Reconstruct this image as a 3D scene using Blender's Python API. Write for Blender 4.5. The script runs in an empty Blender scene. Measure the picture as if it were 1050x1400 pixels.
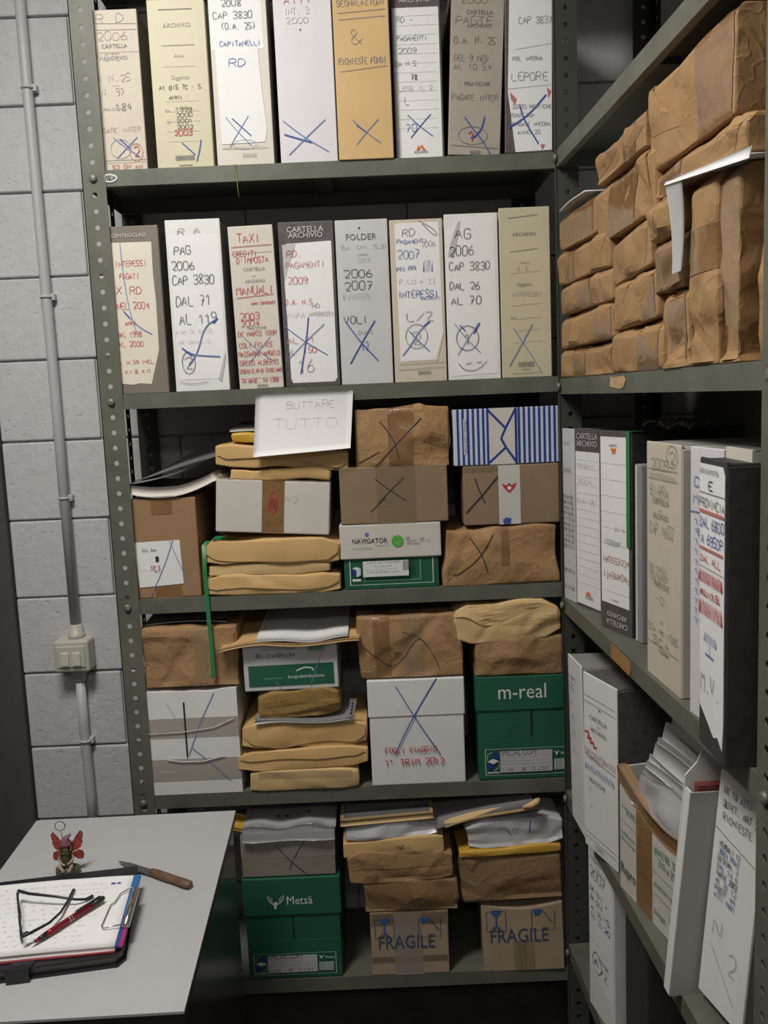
import bpy, bmesh, math, random
from mathutils import Vector, Matrix, noise

# ------------------------------------------------------------------ camera, light, exposure
scn = bpy.context.scene
COL = scn.collection
R = math.radians

cam_data = bpy.data.cameras.new('camera')
cam = bpy.data.objects.new('camera', cam_data)
COL.objects.link(cam)
cam_data.sensor_fit = 'HORIZONTAL'
cam_data.sensor_width = 36.0
cam_data.lens = 36.0 * 1211.5 / 1050.0
cam_data.clip_start = 0.02
ROLL, PITCH, YAW = 0.0419, 0.1291, 0.0030
_fw = Vector((math.sin(YAW) * math.cos(PITCH), math.cos(YAW) * math.cos(PITCH), -math.sin(PITCH)))
_rt = Vector((math.cos(YAW), -math.sin(YAW), 0))
_up = _rt.cross(_fw)
_x = _rt * math.cos(ROLL) - _up * math.sin(ROLL)
_y = _rt * math.sin(ROLL) + _up * math.cos(ROLL)
_m = Matrix((_x, _y, -_fw)).transposed().to_4x4()
_m.translation = Vector((0.6011, -1.9485, 1.595))
cam.matrix_world = _m
scn.camera = cam

scn.view_settings.view_transform = 'Standard'
scn.view_settings.look = 'None'
scn.view_settings.gamma = 1.0
scn.view_settings.use_curve_mapping = False
scn.view_settings.exposure = 0.0

world = bpy.data.worlds.new('room_ambient')
scn.world = world
world.use_nodes = True
world.node_tree.nodes['Background'].inputs[0].default_value = (0.93, 0.95, 1.0, 1)
world.node_tree.nodes['Background'].inputs[1].default_value = 0.055


def area_light(name, loc, aim, sx, sy, power, color):
    ld = bpy.data.lights.new(name, 'AREA')
    ld.shape = 'RECTANGLE'
    ld.size, ld.size_y = sx, sy
    ld.energy = power
    ld.color = color
    o = bpy.data.objects.new(name, ld)
    COL.objects.link(o)
    o.location = loc
    d = Vector(aim) - Vector(loc)
    o.rotation_euler = d.to_track_quat('-Z', 'Y').to_euler()
    return o


# ceiling fluorescent fitting, up and to the left in front of the shelves
area_light('ceiling_tube_light', (-0.22, -1.20, 2.93), (-0.10, -1.10, 0.0), 0.20, 1.2, 56, (1.0, 0.965, 0.90))
# weak fill light added behind the camera; no second fitting is known there
area_light('added_fill_light', (0.5, -3.6, 2.92), (0.5, -3.0, 0.0), 1.2, 0.3, 11, (1.0, 0.97, 0.92))


# ------------------------------------------------------------------ materials
MATS = {}


def lin(c):
    return tuple((x / 12.92 if x <= 0.04045 else ((x + 0.055) / 1.055) ** 2.4) for x in c)


def mat(name, color, rough=0.6, metal=0.0, noise_amt=0.0, noise_scale=20, bump=0.0, bump_scale=60, kind=None, alpha=1.0, coat=0.0, color2=None, spec=None, trans=0.0):
    if name in MATS:
        return MATS[name]
    m = bpy.data.materials.new(name)
    m.use_nodes = True
    nt = m.node_tree
    b = nt.nodes['Principled BSDF']
    b.inputs['Base Color'].default_value = (*color, 1)
    b.inputs['Roughness'].default_value = rough
    b.inputs['Metallic'].default_value = metal
    b.inputs['Alpha'].default_value = alpha
    if coat:
        b.inputs['Coat Weight'].default_value = coat
        b.inputs['Coat Roughness'].default_value = 0.12
    if spec is not None:
        b.inputs['Specular IOR Level'].default_value = spec
    if trans:
        b.inputs['Transmission Weight'].default_value = trans
    m.diffuse_color = (*color, 1)
    if noise_amt or bump or kind:
        tc = nt.nodes.new('ShaderNodeTexCoord')
        oi = nt.nodes.new('ShaderNodeObjectInfo')
        va = nt.nodes.new('ShaderNodeVectorMath')
        va.operation = 'MULTIPLY_ADD'
        va.inputs[1].default_value = (1, 1, 1)
        sc = nt.nodes.new('ShaderNodeVectorMath')
        sc.operation = 'SCALE'
        sc.inputs[3].default_value = 7.3
        cb = nt.nodes.new('ShaderNodeCombineXYZ')
        for k in range(3):
            nt.links.new(oi.outputs['Random'], cb.inputs[k])
        nt.links.new(cb.outputs[0], sc.inputs[0])
        nt.links.new(tc.outputs['Object'], va.inputs[0])
        nt.links.new(sc.outputs[0], va.inputs[2])
        vec = va.outputs[0]
    if noise_amt:
        n = nt.nodes.new('ShaderNodeTexNoise')
        n.inputs['Scale'].default_value = noise_scale
        n.inputs['Detail'].default_value = 5
        n.inputs['Roughness'].default_value = 0.65
        nt.links.new(vec, n.inputs['Vector'])
        mx = nt.nodes.new('ShaderNodeMix')
        mx.data_type = 'RGBA'
        c2 = color2 or tuple(x * (1 - noise_amt) for x in color)
        c1 = tuple(min(1, x * (1 + noise_amt * 0.6)) for x in color) if not color2 else color
        mx.inputs[6].default_value = (*c2, 1)
        mx.inputs[7].default_value = (*c1, 1)
        rp = nt.nodes.new('ShaderNodeMapRange')
        rp.inputs[1].default_value = 0.3
        rp.inputs[2].default_value = 0.7
        nt.links.new(n.outputs['Fac'], rp.inputs[0])
        nt.links.new(rp.outputs[0], mx.inputs[0])
        nt.links.new(mx.outputs[2], b.inputs['Base Color'])
    last = None
    if kind == 'crumple':
        h = None
        for s, w, dist in ((6, 1.0, 0.25), (15, 0.7, 0.3), (36, 0.4, 0.3)):
            n0 = nt.nodes.new('ShaderNodeTexNoise')
            n0.inputs['Scale'].default_value = s
            n0.inputs['Detail'].default_value = 1.5
            n0.inputs['Distortion'].default_value = dist
            nt.links.new(vec, n0.inputs['Vector'])
            sb = nt.nodes.new('ShaderNodeMath')
            sb.operation = 'SUBTRACT'
            sb.inputs[1].default_value = 0.5
            nt.links.new(n0.outputs['Fac'], sb.inputs[0])
            ab = nt.nodes.new('ShaderNodeMath')
            ab.operation = 'ABSOLUTE'
            nt.links.new(sb.outputs[0], ab.inputs[0])
            mr = nt.nodes.new('ShaderNodeMapRange')
            mr.inputs[1].default_value = 0.0
            mr.inputs[2].default_value = 0.07
            mr.inputs[3].default_value = w
            mr.inputs[4].default_value = 0.0
            nt.links.new(ab.outputs[0], mr.inputs[0])
            if h:
                sm = nt.nodes.new('ShaderNodeMath')
                nt.links.new(h, sm.inputs[0])
                nt.links.new(mr.outputs[0], sm.inputs[1])
                h = sm.outputs[0]
            else:
                h = mr.outputs[0]
        bp = nt.nodes.new('ShaderNodeBump')
        bp.inputs['Strength'].default_value = 0.36
        bp.inputs['Distance'].default_value = 0.003
        nt.links.new(h, bp.inputs['Height'])
        last = bp
    if kind == 'pits':
        n = nt.nodes.new('ShaderNodeTexNoise')
        n.inputs['Scale'].default_value = 95
        n.inputs['Detail'].default_value = 2
        nt.links.new(vec, n.inputs['Vector'])
        mr = nt.nodes.new('ShaderNodeMapRange')
        mr.inputs[1].default_value = 0.64
        mr.inputs[2].default_value = 0.76
        mr.inputs[3].default_value = 1.0
        mr.inputs[4].default_value = 0.0
        nt.links.new(n.outputs['Fac'], mr.inputs[0])
        bp = nt.nodes.new('ShaderNodeBump')
        bp.inputs['Strength'].default_value = 0.6
        bp.inputs['Distance'].default_value = 0.0025
        nt.links.new(mr.outputs[0], bp.inputs['Height'])
        last = bp
    if bump:
        n = nt.nodes.new('ShaderNodeTexNoise')
        n.inputs['Scale'].default_value = bump_scale
        n.inputs['Detail'].default_value = 6
        nt.links.new(vec, n.inputs['Vector'])
        bp = nt.nodes.new('ShaderNodeBump')
        bp.inputs['Strength'].default_value = bump
        bp.inputs['Distance'].default_value = 0.004
        nt.links.new(n.outputs['Fac'], bp.inputs['Height'])
        if last:
            nt.links.new(last.outputs[0], bp.inputs['Normal'])
        last = bp
    if last:
        nt.links.new(last.outputs[0], b.inputs['Normal'])
    MATS[name] = m
    return m


M = {}
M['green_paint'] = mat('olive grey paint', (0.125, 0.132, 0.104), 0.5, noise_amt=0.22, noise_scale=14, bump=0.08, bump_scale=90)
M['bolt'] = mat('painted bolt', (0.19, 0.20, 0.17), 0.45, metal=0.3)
M['shaded_paint'] = mat('shaded olive paint', (0.055, 0.058, 0.048), 0.55)  # the unit's olive paint, darkened to carry the shade on the corner post
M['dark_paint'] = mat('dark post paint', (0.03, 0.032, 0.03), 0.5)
M['block'] = mat('painted block', (0.575, 0.575, 0.585), 0.85, noise_amt=0.07, noise_scale=30, bump=0.45, bump_scale=75, kind='pits')
M['mortar'] = mat('painted mortar', (0.50, 0.50, 0.51), 0.9, noise_amt=0.25, noise_scale=60, bump=0.8, bump_scale=90)
M['grey_wall'] = mat('dark grey wall paint', (0.15, 0.143, 0.136), 0.7, noise_amt=0.12, noise_scale=6)
M['room_wall'] = mat('side wall paint', (0.30, 0.30, 0.30), 0.9, noise_amt=0.1, noise_scale=5)
M['ceiling'] = mat('ceiling paint', (0.6, 0.6, 0.6), 0.9)
M['floor'] = mat('dark floor', (0.13, 0.12, 0.11), 0.6, noise_amt=0.3, noise_scale=12)
M['pvc'] = mat('grey pvc pipe', (0.52, 0.52, 0.525), 0.45)
M['pvc_box'] = mat('cream pvc', (0.55, 0.53, 0.46), 0.4)
M['rocker'] = mat('rocker plastic', (0.66, 0.64, 0.57), 0.35)

M['kraft'] = mat('brown kraft paper', (0.365, 0.22, 0.108), 0.6, noise_amt=0.16, noise_scale=8, kind='crumple', spec=0.3)
M['kraft2'] = mat('light kraft paper', (0.375, 0.226, 0.105), 0.6, noise_amt=0.14, noise_scale=7, kind='crumple', spec=0.3)
M['kraft_dark'] = mat('dark kraft paper', (0.275, 0.175, 0.09), 0.55, noise_amt=0.18, noise_scale=8, kind='crumple', spec=0.4)
M['env'] = mat('tan envelope paper', (0.65, 0.425, 0.18), 0.6, noise_amt=0.08, noise_scale=9, bump=0.25, bump_scale=14)
M['env2'] = mat('pale tan envelope paper', (0.66, 0.465, 0.225), 0.6, noise_amt=0.10, noise_scale=9, bump=0.3, bump_scale=14)
M['env_gold'] = mat('golden envelope paper', (0.62, 0.36, 0.045), 0.5, noise_amt=0.12, noise_scale=9, bump=0.3, bump_scale=20)
M['env_dark'] = mat('dark gold kraft', (0.30, 0.185, 0.055), 0.6, noise_amt=0.15, noise_scale=9, kind='crumple')
M['card'] = mat('brown cardboard', (0.335, 0.20, 0.105), 0.7, noise_amt=0.08, noise_scale=20, bump=0.06, bump_scale=120)
M['card2'] = mat('dull cardboard', (0.27, 0.19, 0.115), 0.65, noise_amt=0.1, noise_scale=18, bump=0.08, bump_scale=90)
M['card3'] = mat('pale cardboard', (0.40, 0.31, 0.215), 0.6, noise_amt=0.12, noise_scale=16, bump=0.08, bump_scale=90)
M['card_grey'] = mat('greyish cardboard', (0.27, 0.245, 0.20), 0.6, noise_amt=0.1, noise_scale=14, bump=0.08, bump_scale=90)
M['tape'] = mat('brown packing tape', (0.255, 0.145, 0.065), 0.16, noise_amt=0.15, noise_scale=15, bump=0.7, bump_scale=38, spec=0.75)
M['tape_clear'] = mat('clear packing tape', (0.45, 0.34, 0.22), 0.15, bump=0.4, bump_scale=40, spec=0.7, alpha=0.35)
M['tape_grey'] = mat('greyed clear tape', (0.56, 0.50, 0.43), 0.2, bump=0.3, bump_scale=40, spec=0.7, alpha=0.5)
M['tape_white'] = mat('white tape', (0.60, 0.58, 0.55), 0.3, bump=0.3, bump_scale=40)
M['paper'] = mat('white paper', (0.83, 0.83, 0.83), 0.7, noise_amt=0.03, noise_scale=12, bump=0.1, bump_scale=18)
M['paper_cream'] = mat('cream paper', (0.76, 0.71, 0.60), 0.7, noise_amt=0.05, noise_scale=14, bump=0.1, bump_scale=25)
M['paper_grey'] = mat('greyish paper', (0.52, 0.52, 0.53), 0.7, noise_amt=0.08, noise_scale=14)
M['white_card'] = mat('white card', (0.78, 0.78, 0.775), 0.5, noise_amt=0.05, noise_scale=10, bump=0.05)
M['lavender'] = mat('lavender white card', (0.70, 0.68, 0.715), 0.55, noise_amt=0.04, noise_scale=10)
M['greywhite'] = mat('grey white card', (0.60, 0.60, 0.61), 0.5, noise_amt=0.06, noise_scale=10)
M['cream'] = mat('cream card', (0.61, 0.55, 0.45), 0.55, noise_amt=0.06, noise_scale=12)
M['cream_pale'] = mat('pale cream card', (0.67, 0.63, 0.555), 0.55, noise_amt=0.05, noise_scale=12)
M['yellow_card'] = mat('yellowed card', (0.59, 0.55, 0.385), 0.5, noise_amt=0.06, noise_scale=10)
M['orange_card'] = mat('apricot card', (0.64, 0.43, 0.19), 0.55, noise_amt=0.06, noise_scale=10)
M['beige_card'] = mat('grey beige card', (0.40, 0.365, 0.305), 0.55, noise_amt=0.08, noise_scale=14)
M['taupe_card'] = mat('taupe card', (0.205, 0.18, 0.15), 0.55, noise_amt=0.08, noise_scale=14)
M['dark_card'] = mat('dark marbled card', (0.105, 0.09, 0.092), 0.5, noise_amt=0.35, noise_scale=90, bump=0.1, bump_scale=90)
M['black_card'] = mat('black card', (0.045, 0.044, 0.045), 0.5, noise_amt=0.4, noise_scale=60)
M['file_shaded'] = mat('shaded white board', (0.40, 0.385, 0.36), 0.6, noise_amt=0.06, noise_scale=12)  # white board with the near side's shade put into its colour
M['mesh_grey'] = mat('grey woven card side', (0.13, 0.125, 0.12), 0.6, noise_amt=0.35, noise_scale=70)
M['edge_grey'] = mat('grey card side', (0.30, 0.295, 0.285), 0.6, noise_amt=0.15, noise_scale=30)
M['folder_grey'] = mat('grey folder board', (0.27, 0.27, 0.275), 0.55)
M['green_box'] = mat('green printed carton', (0.018, 0.118, 0.066), 0.45, noise_amt=0.08, noise_scale=12)
M['green_dark'] = mat('dark green print', (0.008, 0.085, 0.045), 0.45)
M['green_ink'] = mat('green ink', (0.02, 0.25, 0.10), 0.5)
M['lime_ink'] = mat('lime ink', (0.10, 0.42, 0.06), 0.5)
M['pale_green'] = mat('pale green ink', (0.30, 0.50, 0.28), 0.5)
M['print_white'] = mat('white print', (0.72, 0.76, 0.73), 0.5)
M['stripe_white'] = mat('bluish white carton', (0.60, 0.64, 0.70), 0.45)
M['stripe_blue'] = mat('blue stripe ink', (0.015, 0.045, 0.26), 0.45)
M['box_white'] = mat('off white carton', (0.64, 0.61, 0.56), 0.5, noise_amt=0.06, noise_scale=10)
M['plastic'] = mat('clear plastic sleeve', (0.62, 0.62, 0.63), 0.16, bump=0.6, bump_scale=14, alpha=0.55, spec=0.8)
M['plastic_sheet'] = mat('milky plastic sheet', (0.62, 0.63, 0.64), 0.3, alpha=0.62)
M['plastic_dark'] = mat('smoky plastic wrap', (0.14, 0.14, 0.14), 0.2, bump=0.7, bump_scale=16, alpha=0.8, spec=0.7)
M['plastic_white'] = mat('white plastic packet', (0.62, 0.62, 0.64), 0.28, bump=0.5, bump_scale=14, spec=0.6)
M['ink_blue'] = mat('blue marker ink', (0.045, 0.095, 0.40), 0.5)
M['ink_blue2'] = mat('faded blue ink', (0.17, 0.25, 0.50), 0.5)
M['ink_black'] = mat('black ink', (0.03, 0.03, 0.035), 0.5)
M['ink_red'] = mat('red ink', (0.52, 0.035, 0.05), 0.5)
M['ink_red2'] = mat('faded red ink', (0.52, 0.19, 0.17), 0.5)
M['pencil'] = mat('pencil grey', (0.27, 0.265, 0.27), 0.6)
M['faint'] = mat('faint grey print', (0.47, 0.45, 0.43), 0.6)
M['faint2'] = mat('very faint mark', (0.62, 0.61, 0.60), 0.6)
M['orange_ink'] = mat('orange ink', (0.72, 0.20, 0.04), 0.5)
M['print_grey'] = mat('grey print', (0.22, 0.21, 0.20), 0.6)
M['print_light'] = mat('light print on dark card', (0.62, 0.60, 0.58), 0.6)
M['green_tape'] = mat('green ribbon', (0.03, 0.22, 0.07), 0.45)
M['string'] = mat('yellow string', (0.45, 0.34, 0.09), 0.7)
M['desk_top'] = mat('grey laminate', (0.47, 0.47, 0.475), 0.42, noise_amt=0.04, noise_scale=5)
M['desk_edge'] = mat('black edging', (0.02, 0.02, 0.02), 0.4)
M['desk_side'] = mat('dark glossy panel', (0.035, 0.033, 0.032), 0.22, noise_amt=0.2, noise_scale=8)
M['chrome'] = mat('chrome', (0.6, 0.58, 0.55), 0.22, metal=1.0)
M['leather'] = mat('black leatherette', (0.015, 0.015, 0.018), 0.35, bump=0.1, bump_scale=200)
M['blue_div'] = mat('blue divider', (0.02, 0.15, 0.42), 0.5)
M['magenta'] = mat('magenta divider', (0.42, 0.02, 0.16), 0.5)
M['navy'] = mat('navy divider', (0.03, 0.06, 0.28), 0.5)
M['red_doc'] = mat('dull red document', (0.20, 0.045, 0.04), 0.4)
M['red_sheet'] = mat('red sheet', (0.38, 0.06, 0.07), 0.5)
M['glasses'] = mat('dark spectacle frame', (0.02, 0.02, 0.025), 0.3)
M['lens'] = mat('spectacle lens', (0.9, 0.92, 0.93), 0.03, alpha=0.14, spec=0.8)
M['pen_red'] = mat('red pen barrel', (0.25, 0.012, 0.025), 0.25, metal=0.3)
M['pen_dark'] = mat('dark pen fittings', (0.02, 0.02, 0.022), 0.3)
M['steel'] = mat('worn steel blade', (0.22, 0.21, 0.20), 0.38, metal=0.8)
M['wood'] = mat('worn brown wood', (0.15, 0.085, 0.048), 0.5, noise_amt=0.35, noise_scale=35)
M['rock'] = mat('mossy green base', (0.075, 0.085, 0.05), 0.55, noise_amt=0.4, noise_scale=60, bump=0.6, bump_scale=120)
M['fig_skin'] = mat('figurine skin', (0.36, 0.27, 0.19), 0.5, noise_amt=0.2, noise_scale=80)
M['fig_hair'] = mat('figurine hair', (0.14, 0.085, 0.04), 0.5, noise_amt=0.3, noise_scale=90)
M['fig_dress'] = mat('figurine tunic', (0.07, 0.065, 0.03), 0.5, noise_amt=0.3, noise_scale=80)
M['fig_hat'] = mat('figurine hat', (0.22, 0.10, 0.14), 0.4, noise_amt=0.2, noise_scale=60)
M['fig_wing'] = mat('red orange wing', (0.47, 0.075, 0.05), 0.4, noise_amt=0.35, noise_scale=60)
M['fig_wing_edge'] = mat('wing edge', (0.14, 0.04, 0.035), 0.4)
M['emblem_white'] = mat('emblem white', (0.7, 0.7, 0.68), 0.35)
M['fragile_ink'] = mat('slate blue print', (0.05, 0.085, 0.16), 0.5)
M['arrow_ink'] = mat('blue print', (0.04, 0.11, 0.32), 0.5)
M['black_hole'] = mat('black punched hole', (0.01, 0.01, 0.01), 0.9)
M['chip'] = mat('old tape remnant', (0.50, 0.34, 0.19), 0.7, noise_amt=0.2, noise_scale=60)
M['chip_orange'] = mat('orange tape remnant', (0.38, 0.20, 0.065), 0.6, noise_amt=0.15, noise_scale=60)


# ------------------------------------------------------------------ mesh builder
class MB:
    def __init__(self, default=None):
        self.v, self.f, self.mi, self.sm, self.mats = [], [], [], [], []
        self.default = default

    def slot(self, m):
        m = m or self.default
        if m not in self.mats:
            self.mats.append(m)
        return self.mats.index(m)

    def add(self, verts, faces, m=None, smooth=False):
        o = len(self.v)
        s = self.slot(m)
        self.v += [tuple(p) for p in verts]
        for f in faces:
            self.f.append(tuple(i + o for i in f))
            self.mi.append(s)
            self.sm.append(smooth)

    def box(self, x0, x1, y0, y1, z0, z1, m=None):
        v = [(x, y, z) for x in (x0, x1) for y in (y0, y1) for z in (z0, z1)]
        self.add(v, [(0, 1, 3, 2), (4, 6, 7, 5), (0, 4, 5, 1), (2, 3, 7, 6), (0, 2, 6, 4), (1, 5, 7, 3)], m)

    def bbox(self, x0, x1, y0, y1, z0, z1, r=0.002, m=None, seg=2):
        """box with rounded edges"""
        bm = bmesh.new()
        bmesh.ops.create_cube(bm, size=1)
        for v in bm.verts:
            v.co = Vector(((x0 + x1) / 2 + v.co.x * (x1 - x0), (y0 + y1) / 2 + v.co.y * (y1 - y0), (z0 + z1) / 2 + v.co.z * (z1 - z0)))
        bmesh.ops.bevel(bm, geom=list(bm.edges), offset=min(r, 0.45 * min(x1 - x0, y1 - y0, z1 - z0)), segments=seg, affect='EDGES', profile=0.5)
        bm.verts.index_update()
        self.add([v.co[:] for v in bm.verts], [[v.index for v in f.verts] for f in bm.faces], m)
        bm.free()

    def prism(self, pts, axis_off, m=None):
        """closed polygon of 3-D points pushed along axis_off (a vector)"""
        n = len(pts)
        a = [Vector(p) for p in pts]
        b = [p + Vector(axis_off) for p in a]
        fs = [tuple(range(n))[::-1], tuple(range(n, 2 * n))]
        fs += [(i, (i + 1) % n, n + (i + 1) % n, n + i) for i in range(n)]
        self.add(a + b, fs, m)

    def tube(self, pts, r, n=8, m=None, closed=False, radii=None, smooth=True):
        pts = [Vector(p) for p in pts]
        k = len(pts)
        vs, fs = [], []
        ref = Vector((0.123, 0.3, 0.95)).normalized()
        for i, p in enumerate(pts):
            a = pts[(i - 1) % k] if (closed or i > 0) else p
            b = pts[(i + 1) % k] if (closed or i < k - 1) else p
            t = (b - a).normalized()
            u = t.cross(ref)
            if u.length < 1e-4:
                u = t.cross(Vector((1, 0, 0)))
            u.normalize()
            w = t.cross(u)
            rr = radii[i] if radii else r
            for j in range(n):
                an = 2 * math.pi * j / n
                vs.append(p + u * (rr * math.cos(an)) + w * (rr * math.sin(an)))
        segs = k if closed else k - 1
        for i in range(segs):
            for j in range(n):
                a0, a1 = i * n + j, i * n + (j + 1) % n
                b0, b1 = ((i + 1) % k) * n + j, ((i + 1) % k) * n + (j + 1) % n
                fs.append((a0, a1, b1, b0))
        if not closed:
            fs.append(tuple(range(n))[::-1])
            fs.append(tuple(range((k - 1) * n, k * n)))
        self.add(vs, fs, m, smooth)

    def grid(self, fn, nu, nv, m=None, thick=0.0, smooth=True):
        """fn(u,v)->point for u,v in 0..1; thick > 0 makes a closed thin solid below the sheet"""
        P = [[Vector(fn(i / nu, j / nv)) for j in range(nv + 1)] for i in range(nu + 1)]
        W = nv + 1
        top = [p for row in P for p in row]
        fs = [(i * W + j, (i + 1) * W + j, (i + 1) * W + j + 1, i * W + j + 1) for i in range(nu) for j in range(nv)]
        if thick <= 0:
            self.add(top, fs, m, smooth)
            return
        N = []
        for i in range(nu + 1):
            for j in range(nv + 1):
                a = P[min(i + 1, nu)][j] - P[max(i - 1, 0)][j]
                b = P[i][min(j + 1, nv)] - P[i][max(j - 1, 0)]
                N.append(a.cross(b).normalized())
        bot = [p - n * thick for p, n in zip(top, N)]
        o = len(top)
        fs2 = fs + [tuple(k + o for k in f[::-1]) for f in fs]
        rim = [(i * W) for i in range(nu + 1)]
        def side(idx):
            for a, b in zip(idx, idx[1:]):
                fs2.append((a, a + o, b + o, b))
        side([i * W for i in range(nu, -1, -1)])
        side([i * W + nv for i in range(nu + 1)])
        side([j for j in range(nv + 1)])
        side([nu * W + j for j in range(nv, -1, -1)])
        self.add(top + bot, fs2, m, smooth)

    def lathe(self, prof, n=24, m=None, c=(0, 0, 0), smooth=True):
        vs, fs = [], []
        for r, z in prof:
            for j in range(n):
                a = 2 * math.pi * j / n
                vs.append((c[0] + r * math.cos(a), c[1] + r * math.sin(a), c[2] + z))
        k = len(prof)
        for i in range(k - 1):
            for j in range(n):
                fs.append((i * n + j, i * n + (j + 1) % n, (i + 1) * n + (j + 1) % n, (i + 1) * n + j))
        fs.append(tuple(range(n))[::-1])
        fs.append(tuple(range((k - 1) * n, k * n)))
        self.add(vs, fs, m, smooth)

    def build(self, name, parent=None, loc=None, auto=False):
        me = bpy.data.meshes.new(name)
        me.from_pydata(self.v, [], self.f)
        for m in self.mats:
            me.materials.append(m)
        me.polygons.foreach_set('material_index', self.mi)
        me.polygons.foreach_set('use_smooth', self.sm)
        me.update()
        if auto:
            me.set_sharp_from_angle(angle=R(auto))
        o = bpy.data.objects.new(name, me)
        COL.objects.link(o)
        if parent:
            o.parent = parent
        if loc:
            o.location = loc
        return o


def tag(o, label, cat, group=None, kind=None):
    o['label'] = label
    o['category'] = cat
    if group:
        o['group'] = group
    if kind:
        o['kind'] = kind
    return o


def thing(name, label, cat, loc=(0, 0, 0), rz=0.0, lean=0.0, pitch=0.0, group=None):
    o = bpy.data.objects.new(name, None)
    o.empty_display_size = 0.03
    COL.objects.link(o)
    o.location = loc
    o.rotation_euler = (pitch, lean, rz)
    return tag(o, label, cat, group)


def struct(name, mb):
    o = mb.build(name)
    o['kind'] = 'structure'
    return o


# ------------------------------------------------------------------ writing
FONT = {
    'A': '00-26-40,12-32', 'B': '00-06-36-45-44-33-03,33-42-41-30-00', 'C': '45-36-16-05-01-10-30-41', 'D': '00-06-26-44-42-20-00',
    'E': '40-00-06-46,03-33', 'F': '00-06-46,03-33', 'G': '45-36-16-05-01-10-30-41-43-23', 'H': '00-06,40-46,03-43', 'I': '20-26',
    'J': '46-41-30-10-01', 'K': '00-06,46-03-40', 'L': '06-00-40', 'M': '00-06-23-46-40', 'N': '00-06-40-46',
    'O': '16-05-01-10-30-41-45-36-16', 'P': '00-06-36-45-44-33-03', 'Q': '16-05-01-10-30-41-45-36-16,22-40', 'R': '00-06-36-45-44-33-03,23-40',
    'S': '45-36-16-05-04-13-33-42-41-30-10-01', 'T': '06-46,26-20', 'U': '06-01-10-30-41-46', 'V': '06-20-46', 'W': '06-10-23-30-46',
    'X': '00-46,06-40', 'Y': '06-23-46,23-20', 'Z': '06-46-00-40', '0': '16-05-01-10-30-41-45-36-16', '1': '04-26-20',
    '2': '05-16-36-45-43-00-40', '3': '05-16-36-45-44-33-13,33-42-41-30-10-01', '4': '30-36-02-42', '5': '46-06-03-33-42-41-30-00',
    '6': '36-14-02-01-10-30-41-42-33-13-02', '7': '06-46-10,13-33', '8': '23-14-05-16-36-45-34-23-12-01-10-30-41-32-23',
    '9': '44-33-13-04-05-16-36-45-43-30-10', '.': '20-21', '-': '13-33', '/': '00-46', '&': '40-04-05-16-25-24-02-01-10-20-42',
    '(': '36-14-12-30', ')': '16-34-32-10', ':': '21-22,24-25', "'": '26-24', '=': '12-32,14-34', '+': '13-33,24-22', ',': '21-10',
    '^': '16-05-14-25-16',
}


def chaikin(p, it=1):
    for _ in range(it):
        if len(p) < 3:
            return p
        q = [p[0]]
        for a, b in zip(p, p[1:]):
            q.append((a[0] * .75 + b[0] * .25, a[1] * .75 + b[1] * .25))
            q.append((a[0] * .25 + b[0] * .75, a[1] * .25 + b[1] * .75))
        q.append(p[-1])
        p = q
    return p


_textcache = {}


def type_polys(text):
    if text in _textcache:
        return _textcache[text]
    cu = bpy.data.curves.new('lettering', 'FONT')
    cu.body = text
    cu.size = 1.0
    cu.resolution_u = 2
    ob = bpy.data.objects.new('lettering', cu)
    COL.objects.link(ob)
    dg = bpy.context.evaluated_depsgraph_get()
    me = bpy.data.meshes.new_from_object(ob.evaluated_get(dg))
    vs = [(v.co.x, v.co.y) for v in me.vertices]
    fs = [tuple(p.vertices) for p in me.polygons]
    bpy.data.objects.remove(ob)
    bpy.data.curves.remove(cu)
    bpy.data.meshes.remove(me)
    x0 = min(v[0] for v in vs)
    x1 = max(v[0] for v in vs)
    r = ([((v[0] - x0) / (x1 - x0), v[1] / (x1 - x0)) for v in vs], fs)
    _textcache[text] = r
    return r


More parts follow.
